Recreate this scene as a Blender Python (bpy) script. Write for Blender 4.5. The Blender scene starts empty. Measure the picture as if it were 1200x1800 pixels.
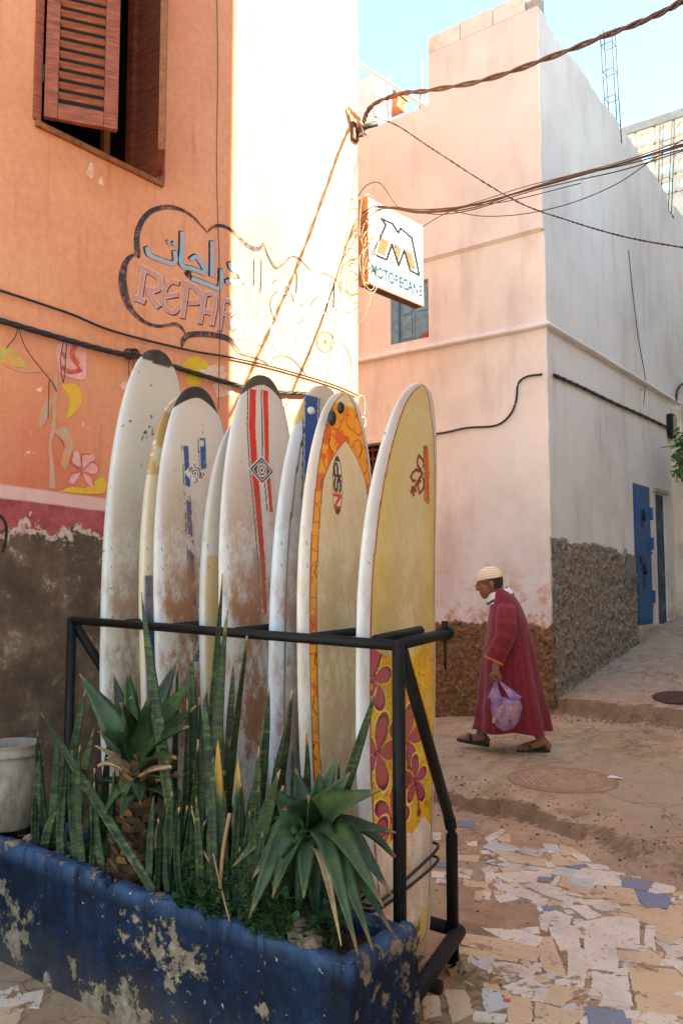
import bpy, bmesh, math, random
import numpy as np
from mathutils import Vector, Matrix, noise as mnoise
random.seed(7)
R = math.radians
SC = bpy.context.scene
COL = SC.collection
# ------------------------------------------------------------------ camera
FPX = 1450.0                     # focal length in pixels of the 1200x1800 photograph
YAW, PITCH = R(37.2), math.atan(120 / FPX)
CAM = Vector((3.9, 0.0, 1.54))
cd = bpy.data.cameras.new('camera'); cam = bpy.data.objects.new('camera', cd); COL.objects.link(cam)
cd.sensor_fit = 'VERTICAL'; cd.sensor_height = 36.0; cd.lens = FPX / 1800 * 36.0
cd.clip_start = 0.05; cd.clip_end = 2000
cam.location = CAM; cam.rotation_euler = (math.pi / 2 + PITCH, 0, YAW)
SC.camera = cam
# ------------------------------------------------------------------ world, sun, exposure
SUN = Vector((1.0, 0.32, 0.82)).normalized()      # towards the sun
wd = bpy.data.worlds.new('World'); SC.world = wd; wd.use_nodes = True
nt = wd.node_tree; nt.nodes.clear()
sky = nt.nodes.new('ShaderNodeTexSky'); sky.sky_type = 'NISHITA'; sky.sun_disc = False
sky.sun_elevation = math.asin(SUN.z); sky.sun_rotation = math.atan2(SUN.x, SUN.y)
sky.air_density = 1.0; sky.dust_density = 0.2; sky.ozone_density = 2.0; sky.altitude = 900
bg = nt.nodes.new('ShaderNodeBackground'); bg.inputs[1].default_value = 0.15
wo = nt.nodes.new('ShaderNodeOutputWorld')
nt.links.new(sky.outputs[0], bg.inputs[0]); nt.links.new(bg.outputs[0], wo.inputs[0])
sd = bpy.data.lights.new('sun', 'SUN'); sd.energy = 4.3; sd.angle = R(0.53); sd.color = (1.0, 0.97, 0.92)
sun = bpy.data.objects.new('sun', sd); COL.objects.link(sun); sun.location = (20, 10, 30)
sun.rotation_euler = SUN.to_track_quat('Z', 'Y').to_euler()
SC.view_settings.view_transform = 'Standard'; SC.view_settings.look = 'None'
SC.view_settings.gamma = 1.0; SC.view_settings.use_curve_mapping = False
SC.view_settings.exposure = 2.55
SC.view_settings.use_white_balance = True; SC.view_settings.white_balance_temperature = 7400; SC.view_settings.white_balance_tint = -3
SC.cycles.max_bounces = 8; SC.cycles.diffuse_bounces = 5; SC.cycles.transparent_max_bounces = 12

# ------------------------------------------------------------------ pixels of the photograph -> points on known planes
_r = Vector((math.cos(YAW), math.sin(YAW), 0)); _fh = Vector((-math.sin(YAW), math.cos(YAW), 0))
_f = _fh * math.cos(PITCH) + Vector((0, 0, math.sin(PITCH))); _u = Vector((0, 0, 1)) * math.cos(PITCH) - _fh * math.sin(PITCH)
def ray(x, y): return _r * ((x - 600) / FPX) + _u * ((900 - y) / FPX) + _f
def onX(x, y, X=0.0): d = ray(x, y); return CAM + d * ((X - CAM.x) / d.x)
def onY(x, y, Y=0.0): d = ray(x, y); return CAM + d * ((Y - CAM.y) / d.y)
def onZ(x, y, Z=0.0): d = ray(x, y); return CAM + d * ((Z - CAM.z) / d.z)
def proj(p):
    d = Vector(p) - CAM; k = d.dot(_f); return (600 + FPX * d.dot(_r) / k, 900 - FPX * d.dot(_u) / k)

# ------------------------------------------------------------------ node helper
def srgb(r, g, b):
    f = lambda c: (c / 255 / 12.92) if c <= 10 else ((c / 255 + 0.055) / 1.055) ** 2.4
    return (f(r), f(g), f(b), 1.0)
class G:
    def __init__(s, name):
        s.mat = bpy.data.materials.new(name); s.mat.use_nodes = True; s.t = s.mat.node_tree; s.t.nodes.clear()
    def n(s, typ, ins=None, **props):
        nd = s.t.nodes.new('ShaderNode' + typ)
        for k, v in props.items(): setattr(nd, k, v)
        for k, v in (ins or {}).items():
            i = nd.inputs[k]
            if hasattr(v, 'is_linked'): s.t.links.new(v, i)
            elif v is not None:
                try: i.default_value = v
                except Exception: i.default_value = (*v, 1.0)[:4] if len(v) == 3 else v[:3]
        return nd
    def pos(s): return s.n('NewGeometry').outputs['Position']
    def obj(s): return s.n('TexCoord').outputs['Object']
    def xyz(s, v): o = s.n('SeparateXYZ', {0: v}).outputs; return o[0], o[1], o[2]
    def map(s, v, scale=(1, 1, 1), loc=(0, 0, 0)): return s.n('Mapping', {0: v, 1: loc, 3: scale}).outputs[0]
    def noise(s, v, scale, detail=5, rough=0.6, dist=0.0):
        return s.n('TexNoise', {'Vector': v, 'Scale': scale, 'Detail': detail, 'Roughness': rough, 'Distortion': dist}).outputs[0]
    def vor(s, v, scale, feature='F1', out=0):
        return s.n('TexVoronoi', {'Vector': v, 'Scale': scale}, feature=feature).outputs[out]
    def ramp(s, f, stops, interp='LINEAR'):
        nd = s.n('ValToRGB', {0: f}); cr = nd.color_ramp; cr.interpolation = interp
        while len(cr.elements) < len(stops): cr.elements.new(0.5)
        for e, (p, c) in zip(cr.elements, stops):
            e.position = p; e.color = (c, c, c, 1) if isinstance(c, (int, float)) else (*c[:3], 1)
        return nd.outputs[0]
    def step(s, f, a, b): return s.n('MapRange', {0: f, 1: a, 2: b, 3: 0.0, 4: 1.0}).outputs[0]
    def mix(s, f, a, b, blend='MIX'):
        nd = s.n('MixRGB', {0: f, 1: a, 2: b}, blend_type=blend); return nd.outputs[0]
    def m(s, op, a, b=None, clamp=False):
        nd = s.n('Math', {0: a}, operation=op, use_clamp=clamp)
        if b is not None:
            if hasattr(b, 'is_linked'): s.t.links.new(b, nd.inputs[1])
            else: nd.inputs[1].default_value = b
        return nd.outputs[0]
    def out(s, col, rough=0.8, bump=None, bd=0.01, bs=1.0, **kw):
        ins = {'Base Color': col, 'Roughness': rough}; ins.update(kw)
        if bump is not None:
            ins['Normal'] = s.n('Bump', {'Height': bump, 'Distance': bd, 'Strength': bs}).outputs[0]
        p = s.n('BsdfPrincipled', ins)
        o = s.n('OutputMaterial'); s.t.links.new(p.outputs[0], o.inputs[0]); return s.mat
def simple(name, col, rough=0.6, var=0.25, scale=14, bump=0.0, metal=0.0, dirt=None, **kw):
    g = G(name); v = g.obj(); n = g.noise(v, scale, 6, 0.65)
    c2 = tuple(c * (1 - var) for c in col[:3]); c1 = tuple(min(1, c * (1 + var * 0.5)) for c in col[:3])
    c = g.ramp(n, [(0.3, c2), (0.7, c1)])
    if dirt: c = g.mix(g.step(g.noise(v, scale * 0.35, 8, 0.75), 0.52, 0.7), c, dirt)
    return g.out(c, rough, g.noise(v, scale * 4, 5, 0.7) if bump else None, bump or 0.01, Metallic=metal, **kw)

# ------------------------------------------------------------------ mesh helpers
def link(o, parent=None):
    COL.objects.link(o)
    if parent is not None: o.parent = parent
    return o
def meshobj(name, verts, faces, mat=None, parent=None, smooth=False):
    me = bpy.data.meshes.new(name); me.from_pydata([tuple(v) for v in verts], [], faces); me.update()
    if smooth: me.polygons.foreach_set('use_smooth', [True] * len(me.polygons))
    o = bpy.data.objects.new(name, me)
    if mat: me.materials.append(mat)
    return link(o, parent)
def bmobj(name, bm, mat=None, parent=None, smooth=False):
    me = bpy.data.meshes.new(name); bm.normal_update(); bm.to_mesh(me); bm.free()
    if smooth: me.polygons.foreach_set('use_smooth', [True] * len(me.polygons))
    o = bpy.data.objects.new(name, me)
    if mat: me.materials.append(mat)
    return link(o, parent)
def tag(o, label, cat, group=None, kind=None):
    o['label'] = label
    if cat: o['category'] = cat
    if group: o['group'] = group
    if kind: o['kind'] = kind
    return o
def struct(o): o['kind'] = 'structure'; return o
def empty(name, loc=(0, 0, 0)):
    o = bpy.data.objects.new(name, None); o.location = loc; o.empty_display_size = 0.1; return link(o)
def box(bm, x0, x1, y0, y1, z0, z1, bev=0.0):
    vs = [bm.verts.new(p) for p in ((x0,y0,z0),(x1,y0,z0),(x1,y1,z0),(x0,y1,z0),(x0,y0,z1),(x1,y0,z1),(x1,y1,z1),(x0,y1,z1))]
    fs = [bm.faces.new([vs[i] for i in f]) for f in ((0,3,2,1),(4,5,6,7),(0,1,5,4),(1,2,6,5),(2,3,7,6),(3,0,4,7))]
    if bev:
        es = list({e for f in fs for e in f.edges}); bmesh.ops.bevel(bm, geom=es, offset=bev, segments=2, affect='EDGES', profile=0.7)
    return vs
def boxobj(name, x0, x1, y0, y1, z0, z1, mat, parent=None, bev=0.0):
    bm = bmesh.new(); box(bm, x0, x1, y0, y1, z0, z1, bev); return bmobj(name, bm, mat, parent)
def ringpts(c, t, r, n, up=None):
    t = Vector(t).normalized(); up = Vector((0, 0, 1)) if up is None else up
    if abs(t.dot(up)) > 0.95: up = Vector((1, 0, 0))
    a = t.cross(up).normalized(); b = a.cross(t)
    return [Vector(c) + (a * math.cos(2 * math.pi * i / n) + b * math.sin(2 * math.pi * i / n)) * r for i in range(n)]
def tubemesh(pts, r, n=10):
    """verts, faces of a tube along pts; r is a number or one radius per point"""
    pts = [Vector(p) for p in pts]; V = []; F = []
    rs = r if isinstance(r, (list, tuple)) else [r] * len(pts)
    up = Vector((0.013, 0.021, 1)).normalized()
    for i, p in enumerate(pts):
        t = (pts[min(i + 1, len(pts) - 1)] - pts[max(i - 1, 0)])
        V += ringpts(p, t, rs[i], n, up)
    for i in range(len(pts) - 1):
        for k in range(n):
            a = i * n + k; b = i * n + (k + 1) % n; F.append((a, b, b + n, a + n))
    F.append(tuple(range(n))[::-1]); F.append(tuple(range((len(pts) - 1) * n, len(pts) * n)))
    return V, F
def tube(name, pts, r, mat, parent=None, n=10): V, F = tubemesh(pts, r, n); return meshobj(name, V, F, mat, parent, True)
def tubes(name, plist, r, mat, parent=None, n=8):
    V = []; F = []
    for k, pts in enumerate(plist):
        v, f = tubemesh(pts, r[k] if isinstance(r, list) else r, n); o = len(V); V += v; F += [tuple(i + o for i in q) for q in f]
    return meshobj(name, V, F, mat, parent, True)
def spline(pts, per=8):
    """Catmull-Rom through the points"""
    P = [Vector(p) for p in pts]; P = [P[0] * 2 - P[1]] + P + [P[-1] * 2 - P[-2]]; out = []
    for i in range(1, len(P) - 2):
        for k in range(per):
            t = k / per; a, b, c, d = P[i - 1], P[i], P[i + 1], P[i + 2]
            out.append(0.5 * ((2 * b) + (c - a) * t + (2 * a - 5 * b + 4 * c - d) * t * t + (3 * b - a - 3 * c + d) * t ** 3))
    out.append(P[-2]); return out
def sag(a, b, drop, n=24):
    a, b = Vector(a), Vector(b); return [a.lerp(b, i / n) - Vector((0, 0, drop * 4 * (i / n) * (1 - i / n))) for i in range(n + 1)]
def twist(pts, r, off, turns, phase=0.0):
    """a strand wound round the path pts"""
    out = []; n = len(pts)
    for i, p in enumerate(pts):
        t = (pts[min(i + 1, n - 1)] - pts[max(i - 1, 0)]).normalized(); a = t.cross(Vector((0, 0, 1))).normalized(); b = a.cross(t)
        w = phase + turns * 2 * math.pi * i / n; out.append(p + (a * math.cos(w) + b * math.sin(w)) * off)
    return out
def N3(x, y, z=0.0, s=1.0): return mnoise.noise(Vector((x * s, y * s, z * s)))
def fbm(x, y, z=0.0, oct=4): return mnoise.fractal(Vector((x, y, z)), 0.8, 2.1, oct)
# ================================================================== materials of the setting
YP, XP, YC = 7.74, 0.616, 5.358          # pink house: left face, right face; orange house: corner
ORANGE = srgb(222, 136, 92); DIRT = srgb(150, 104, 72)
def m_orange():
    g = G('orange_plaster'); p = g.pos(); x, y, z = g.xyz(p)
    big = g.noise(p, 0.9, 6, 0.6); fine = g.noise(p, 22, 6, 0.7)
    c = g.ramp(big, [(0.3, srgb(206, 138, 102)), (0.5, srgb(220, 157, 120)), (0.72, srgb(229, 171, 136))])
    c = g.mix(0.25, c, g.ramp(fine, [(0.35, srgb(190, 105, 66)), (0.65, srgb(236, 164, 120))]))
    streak = g.noise(g.map(p, (1, 7, 0.5)), 2.2, 5, 0.6)                                    # rain streaks running down
    c = g.mix(g.m('MULTIPLY', g.step(streak, 0.56, 0.72), 0.4), c, srgb(186, 98, 62))
    low = g.step(z, 3.2, 2.0)                                                               # reddish damp towards the foot
    c = g.mix(g.m('MULTIPLY', low, g.step(big, 0.35, 0.65)), c, srgb(196, 92, 56))
    ch = g.noise(p, 5.5, 9, 0.72)                                                           # pale chips
    c = g.mix(g.m('MULTIPLY', g.step(ch, 0.655, 0.665), g.step(z, 3.3, 2.3)), c, srgb(226, 200, 178))
    # painted red dado with a ragged lower edge, bare earth render below
    rag = g.m('MULTIPLY', g.m('SUBTRACT', g.noise(p, 3.0, 9, 0.7), 0.5), 0.75)
    zz = g.m('SUBTRACT', z, g.m('MULTIPLY', y, -0.035))                                     # dado drops a little to the right
    red = g.mix(g.step(g.noise(p, 5, 8, 0.75), .35, .65), srgb(132, 42, 44), srgb(182, 96, 92))
    c = g.mix(g.step(zz, 2.112, 2.100), c, g.mix(g.noise(p, 9, 4, 0.6), srgb(206, 150, 140), srgb(222, 186, 178)))
    c = g.mix(g.step(g.m('ADD', zz, g.m('MULTIPLY', rag, 0.03)), 2.04, 2.03), c, red)
    edge = g.m('ADD', zz, rag)
    pale = g.mix(g.noise(p, 14, 5, 0.7), srgb(214, 190, 172), srgb(170, 140, 120))
    c = g.mix(g.step(edge, 1.885, 1.875), c, pale)
    rag2 = g.m('ADD', edge, g.m('MULTIPLY', g.m('SUBTRACT', g.noise(p, 8, 9, 0.75), 0.5), 0.42))
    earth = g.ramp(g.noise(p, 3.5, 9, 0.72), [(0.3, srgb(60, 45, 34)), (0.5, srgb(108, 83, 60)), (0.7, srgb(160, 132, 102))])
    bare = g.step(rag2, 1.845, 1.83)
    c = g.mix(bare, c, earth)
    spots = g.m('MULTIPLY', g.step(g.noise(p, 7, 10, 0.8), 0.575, 0.60), g.step(z, 0.8, 1.75))
    c = g.mix(g.m('MULTIPLY', spots, bare), c, srgb(196, 176, 158))
    h = g.m('ADD', g.m('MULTIPLY', g.noise(p, 1.7, 3, 0.5), 1.4), g.m('MULTIPLY', g.noise(p, 30, 6, 0.65), 0.22))
    h = g.m('ADD', h, g.m('MULTIPLY', bare, g.m('MULTIPLY', g.noise(p, 8, 10, 0.8), 6.5)))
    return g.out(c, 0.9, h, 0.012, 0.8)
def m_pink():
    g = G('pink_plaster'); p = g.pos(); x, y, z = g.xyz(p)
    big = g.noise(p, 0.7, 7, 0.62)
    c = g.ramp(big, [(0.3, srgb(196, 194, 190)), (0.5, srgb(213, 213, 210)), (0.72, srgb(224, 224, 222))])
    c = g.mix(g.step(z, 5.0, 6.5), c, g.ramp(big, [(0.3, srgb(200, 192, 186)), (0.7, srgb(226, 220, 216))]))
    st = g.noise(g.map(p, (2.2, 2.2, 0.45)), 1.6, 8, 0.66)
    c = g.mix(g.m('MULTIPLY', g.step(st, 0.52, 0.75), 0.5), c, srgb(170, 152, 146))
    lowp = g.m('MULTIPLY', g.step(z, 1.9, 1.2), g.step(g.noise(p, 6, 9, 0.72), 0.5, 0.62))
    c = g.mix(lowp, c, srgb(190, 140, 116))
    chips = g.m('MULTIPLY', g.step(g.noise(p, 13, 8, 0.75), 0.66, 0.68), g.step(z, 2.6, 1.3))
    c = g.mix(chips, c, srgb(120, 84, 66))
    h = g.m('ADD', g.m('MULTIPLY', g.noise(p, 1.3, 4, 0.5), 1.6), g.m('MULTIPLY', g.noise(p, 24, 6, 0.7), 0.25))
    return g.out(c, 0.92, h, 0.016, 0.8)
def m_rough(name, cols):
    g = G(name); p = g.pos()
    n = g.noise(p, 26, 7, 0.75)
    c = g.ramp(n, [(0.3, cols[0]), (0.5, cols[1]), (0.68, cols[2])])
    return g.out(c, 0.95, g.noise(p, 55, 6, 0.8), 0.02, 1.0)
def m_ground():
    g = G('dusty_ground'); p = g.pos(); x, y, z = g.xyz(p)
    a = g.noise(p, 1.1, 8, 0.65); b = g.noise(p, 7, 9, 0.72)
    c = g.ramp(a, [(0.28, srgb(158, 130, 98)), (0.48, srgb(198, 170, 134)), (0.62, srgb(216, 194, 162)), (0.78, srgb(226, 210, 184))])
    c = g.mix(0.45, c, g.ramp(b, [(0.3, srgb(120, 88, 62)), (0.55, srgb(204, 172, 134)), (0.75, srgb(228, 206, 176))]))
    slab = g.step(g.noise(p, 0.55, 4, 0.5, 0.4), 0.5, 0.56)                                  # worn concrete shows through
    c = g.mix(g.m('MULTIPLY', slab, 0.55), c, srgb(190, 164, 142))
    ramp = g.step(y, 7.6, 8.2)
    c = g.mix(g.m('MULTIPLY', ramp, 0.7), c, g.ramp(b, [(0.3, srgb(150, 130, 112)), (0.7, srgb(196, 178, 160))]))
    cut = g.step(g.xyz(g.n('NewGeometry').outputs['True Normal'])[2], 0.93, 0.72)                 # bare dark earth on broken edges, darkened too for the undercut's shade
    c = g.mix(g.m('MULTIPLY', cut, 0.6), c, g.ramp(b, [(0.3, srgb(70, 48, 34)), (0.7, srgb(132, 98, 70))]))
    crack = g.step(g.n('TexVoronoi', {'Vector': g.n('VectorMath', {0: p, 1: g.n('TexNoise', {'Vector': p, 'Scale': 3.0, 'Detail': 6.0}).outputs[1]}, operation='ADD').outputs[0], 'Scale': 1.1}, feature='DISTANCE_TO_EDGE').outputs[0], 0.012, 0.004)
    c = g.mix(g.m('MULTIPLY', crack, 0.55), c, srgb(84, 60, 44))
    specks = g.step(g.noise(p, 60, 4, 0.7), 0.66, 0.7)
    c = g.mix(specks, c, srgb(86, 58, 44))
    h = g.m('ADD', g.m('MULTIPLY', g.noise(p, 11, 10, 0.78), 1.6), g.m('MULTIPLY', g.noise(p, 70, 5, 0.75), 0.45))
    return g.out(c, 0.95, h, 0.022, 1.0)
M = {}
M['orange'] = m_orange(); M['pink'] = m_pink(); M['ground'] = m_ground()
M['brownrough'] = m_rough('brown_roughcast', (srgb(70, 48, 30), srgb(138, 104, 70), srgb(184, 150, 110)))
M['greyrough'] = m_rough('grey_roughcast', (srgb(50, 46, 42), srgb(142, 134, 122), srgb(192, 182, 168)))
M['concrete'] = simple('bare_concrete', srgb(168, 156, 146), 0.92, 0.3, 5, 0.012)
M['blockwhite'] = simple('whitewashed_block', srgb(226, 214, 204), 0.92, 0.14, 6, 0.012, dirt=srgb(180, 160, 146))
M['cream_wall'] = simple('cream_render', srgb(214, 200, 180), 0.92, 0.2, 2, 0.012, dirt=srgb(150, 130, 112))
M['steel'] = simple('rusty_bar', srgb(96, 72, 66), 0.7, 0.4, 30, metal=0.4)
M['blacksteel'] = simple('black_painted_steel', srgb(26, 30, 30), 0.42, 0.4, 22, 0.002, dirt=srgb(60, 58, 52))
M['cable'] = simple('dark_cable', srgb(46, 38, 34), 0.6, 0.35, 20)
M['cablebrown'] = simple('brown_cable', srgb(92, 70, 58), 0.65, 0.35, 20)
M['cablepale'] = simple('pale_wire', srgb(176, 142, 112), 0.6, 0.25, 20)
M['redwood'] = (lambda: (lambda g: g.out(g.mix(g.step(g.noise(g.map(g.obj(), (6, 6, 60)), 1.6, 8, 0.7), 0.58, 0.72),
      g.ramp(g.noise(g.map(g.obj(), (4, 4, 26)), 2, 6, 0.65), [(0.3, srgb(96, 42, 28)), (0.55, srgb(146, 74, 48)), (0.75, srgb(172, 98, 66))]), srgb(176, 128, 100)),
      0.62, g.noise(g.map(g.obj(), (5, 5, 60)), 3, 6, 0.7), 0.004))(G('red_shutter_wood')))()
M['rawwood'] = simple('worn_wood_edge', srgb(150, 96, 60), 0.8, 0.5, 30, 0.004)
M['dark'] = simple('dark_room_shade', srgb(22, 17, 15), 0.95, 0.2)
M['bluepaint'] = simple('blue_shutter_paint', srgb(104, 150, 176), 0.7, 0.3, 12, 0.003, dirt=srgb(150, 160, 160))
M['bluedoor'] = simple('blue_door_paint', srgb(24, 86, 142), 0.55, 0.3, 9, 0.003, dirt=srgb(16, 62, 104))
M['olddoor'] = simple('weathered_blue_door', srgb(26, 66, 96), 0.75, 0.45, 16, 0.005, dirt=srgb(120, 126, 120))

# ================================================================== ground
def edge1(X): return 5.06 - 0.10 * max(0, X - 0.9) - 0.10 * max(0, X - 0.9) ** 2 if X < 3.2 else 4.30
def gz(X, Y):
    """height of the ground"""
    e = edge1(X) + 0.14 * N3(X * 2.3, 3.1) + 0.05 * N3(X * 7, 7.7) + 0.02 * N3(X * 23, 1.7)
    k = min(1, max(0, (Y - e) / (0.04 + 0.02 * N3(X * 5, 8.8) + 0.22 * max(0, min(1, (X - 1.7) / 0.8))))); k = k * k * (3 - 2 * k)
    rise = min(1, max(0, (Y - 5.0) / 2.7)) * 0.14 * min(1.15, max(0, (X + 0.75) / 1.35))
    z = k * (0.085 + 0.02 * N3(X * 3, 2.2)) + rise
    e2 = 7.70 + 0.05 * N3(X * 2.7, 9.3) + 0.02 * N3(X * 11, 1.2)
    if X > 0.3:
        k2 = min(1, max(0, (Y - e2) / 0.05)); k2 = k2 * k2 * (3 - 2 * k2)
        up = 0.15 * max(0, min(Y, 30) - 7.75) + 0.16 + 0.008 * fbm(X * 2, Y * 2)
        z += k2 * up
    rough = 0.5 + 0.9 * math.exp(-((Y - e) / 0.22) ** 2) * (1 if Y < 7 else 0)
    if Y < e - 0.05: rough = 0.32
    z += rough * (0.012 * fbm(X * 2.2, Y * 2.2, 0.3) + 0.008 * fbm(X * 9, Y * 9, 1.7))
    if Y > e - 0.02 and Y < e + 0.9: z += 0.012 * fbm(X * 16, Y * 16, 4.0) * (1 - (Y - e) / 0.95)
    d_ = math.hypot(X - MHC.x, Y - MHC.y)
    if d_ < 0.62: q = min(1, max(0, (d_ - 0.40) / 0.2)); z = z * q + MHC.z * (1 - q)
    return z
MHC = onZ(987, 1371, 0.165); MHC.z = 0.165
def axis(lo, hi, st, far):
    a = list(np.arange(lo, hi + 1e-6, st)); d = st; l, h = lo, hi
    while h < far: d *= 1.5; h += d; l -= d; a.append(h); a.insert(0, l)
    return a
gx = axis(-1.3, 4.4, 0.026, 220); gy = axis(1.5, 9.2, 0.026, 220)
V = [(X, Y, gz(X, Y) if -14 < X < 18 and -12 < Y < 34 else (4.5 if Y > 30 and X > 0.3 else 0.0)) for Y in gy for X in gx]
w = len(gx)
F = [(j * w + i, j * w + i + 1, (j + 1) * w + i + 1, (j + 1) * w + i) for j in range(len(gy) - 1) for i in range(w - 1)]
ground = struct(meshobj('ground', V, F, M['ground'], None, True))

# ================================================================== wall sheets with real openings
def wallsheet(name, plane, c, us, zs, holes, inward, mat, parent, top=None):
    """wall on X=c or Y=c spanning u in us, z in zs (2 numbers each); holes = (u0,u1,z0,z1,depth)"""
    U = sorted({*us, *[h[0] for h in holes], *[h[1] for h in holes]}); Z = sorted({*zs, *[h[2] for h in holes], *[h[3] for h in holes]})
    P = (lambda u, z, d=0: (c + inward * d, u, z)) if plane == 'X' else (lambda u, z, d=0: (u, c + inward * d, z))
    V = []; F = []
    def quad(*p):
        n = len(V); V.extend(p); F.append((n, n + 1, n + 2, n + 3))
    for a, b in zip(U, U[1:]):
        for d, e in zip(Z, Z[1:]):
            um, zm = (a + b) / 2, (d + e) / 2
            if any(h[0] < um < h[1] and h[2] < zm < h[3] for h in holes): continue
            quad(P(a, d), P(b, d), P(b, e), P(a, e))
    for a, b, d, e, q in holes:
        quad(P(a, d), P(b, d), P(b, d, q), P(a, d, q)); quad(P(a, e), P(b, e), P(b, e, q), P(a, e, q))
        quad(P(a, d), P(a, e), P(a, e, q), P(a, d, q)); quad(P(b, d), P(b, e), P(b, e, q), P(b, d, q))
    bm = bmesh.new(); vs = [bm.verts.new(v) for v in V]
    for f in F: bm.faces.new([vs[i] for i in f])
    bmesh.ops.remove_doubles(bm, verts=bm.verts, dist=1e-5); bmesh.ops.recalc_face_normals(bm, faces=bm.faces)
    return bmobj(name, bm, mat, parent)

# ================================================================== the orange house
oh = tag(empty('orange_house', (0, 3, 0)), 'orange plastered house with a shuttered window and painted repair lettering on its wall', 'house')
oh_w = lambda o: (setattr(o, 'parent', oh), setattr(o, 'matrix_parent_inverse', oh.matrix_world.inverted()))
bpy.context.view_layer.update()
def part(o, par):
    o.parent = par; o.matrix_parent_inverse = Matrix.Translation(par.location).inverted() if par.parent is None else par.matrix_world.inverted(); return o
WY0, WY1, WZ0, WZ1 = 2.43, 3.255, 4.02, 5.95
part(wallsheet('wall', 'X', 0.0, (-1.2, YC), (-0.2, 9.6), [(WY0, WY1, WZ0, WZ1, 0.30)], -1, M['orange'], None), oh)
bm = bmesh.new(); box(bm, -9, -0.3, -1.2, YC - 0.3, 9.55, 9.6); part(bmobj('roof', bm, M['concrete']), oh)
part(wallsheet('side_wall', 'Y', YC, (-9, 0), (-0.2, 9.6), [], -1, M['orange'], None), oh)
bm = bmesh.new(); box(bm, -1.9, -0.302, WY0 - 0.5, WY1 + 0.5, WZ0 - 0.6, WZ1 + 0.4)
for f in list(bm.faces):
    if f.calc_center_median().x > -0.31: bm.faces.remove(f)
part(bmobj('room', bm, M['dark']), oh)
part(boxobj('lining', -0.285, -0.004, WY1 - 0.014, WY1 - 0.002, WZ0 + 0.002, WZ1, M['redwood'], None, 0.003), oh)
win = part(boxobj('window_frame', -0.27, -0.21, WY0, WY0 + 0.05, WZ0, WZ1, M['redwood'], None, 0.004), oh)
for a in ((WY1 - 0.05, WY1, WZ0, WZ1), (WY0 + 0.052, WY1 - 0.052, WZ0, WZ0 + 0.05)):
    part(boxobj('window_frame', -0.27, -0.21, *a, M['redwood'], None, 0.004), oh)
part(boxobj('window_frame', -0.25, -0.21, 3.0, 3.045, WZ0 + 0.052, WZ1, M['rawwood'], None, 0.004), oh)
part(boxobj('sill', -0.20, 0.022, WY0 - 0.03, WY1 + 0.03, WZ0 - 0.035, WZ0 - 0.002, M['rawwood'], None, 0.006), oh)
part(boxobj('jamb', -0.06, 0.016, WY0 - 0.045, WY0 - 0.001, WZ0 - 0.001, WZ1, M['redwood'], None, 0.005), oh)
part(boxobj('jamb', -0.06, 0.016, WY1 + 0.001, WY1 + 0.04, WZ0 - 0.001, WZ1, M['redwood'], None, 0.005), oh)
def shutter(hy, free, sgn):
    """a louvred leaf: hinge at (0.02, hy), free edge at the point free=(X,Y)"""
    d = Vector((free[0] - 0.02, free[1] - hy, 0)); W = d.length
    s = part(bmobj('shutter', (lambda b: (box(b, 0, 0.07, -0.02, 0.02, 0, 1.86, 0.004), b)[1])(bmesh.new()), M['redwood']), oh)
    s.matrix_parent_inverse = Matrix(); s.location = Vector((0.02, hy, WZ0 + 0.025)) - oh.location
    s.rotation_euler = (0, 0, math.atan2(d.y, d.x))
    def sub(nm, *a, bev=0.004, m='redwood'):
        o = boxobj(nm, *a, M[m], None, bev); o.parent = s; return o
    sub('stile', W - 0.07, W, -0.02, 0.02, 0, 1.86)
    for z0, z1 in ((0, 0.09), (0.88, 0.985), (1.77, 1.86)): sub('rail', 0.071, W - 0.071, -0.018, 0.018, z0, z1)
    sub('edge_strip', W + 0.0005, W + 0.004, -0.019, 0.019, 0.002, 1.85, bev=0, m='rawwood')
    sub('gap_shade', 0.071, W - 0.071, -0.001, 0.001, 0.091, 1.769, bev=0, m='dark')  # added dark sheet, stands in for the shade between the slats
    first = None
    for z0, z1 in ((0.10, 0.875), (0.99, 1.765)):
        n = 13
        for i in range(n):
            z = z0 + (i + 0.5) * (z1 - z0) / n
            if first is None:
                bm = bmesh.new(); box(bm, 0.0715, W - 0.0715, -0.004, 0.004, -0.029, 0.029)
                first = bmobj('slat', bm, M['redwood'], s); o = first
            else: o = link(first.copy(), s)
            o.location = (0, 0, z); o.rotation_euler = (R(33) * sgn, 0, 0)
    for z in (0.25, 1.6):
        o = tube('hinge', [(-0.006, 0, z - 0.05), (-0.006, 0, z + 0.05)], 0.009, M['blacksteel'], s)
    return s
pL = onZ(205, 229, WZ0 + 0.03); pR = onZ(284, 262, WZ0 + 0.03)
shutter(WY0 + 0.01, (pL.x, pL.y), 1); shutter(WY1 - 0.01, (pR.x, pR.y), -1)
print('shutter free', pL, pR)

# ================================================================== the pink house
ph = tag(empty('pink_house', (0, YP, 0)), 'pale pink corner house with a roughcast foot and unfinished block parapet', 'house')
wl = part(wallsheet('wall', 'Y', YP, (-9, XP), (-0.2, 6.85), [(-1.27, -0.76, 4.235, 4.905, 0.10), (-1.68, -1.34, 2.63, 3.11, 0.14)], 1, M['pink'], None), ph)
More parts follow.
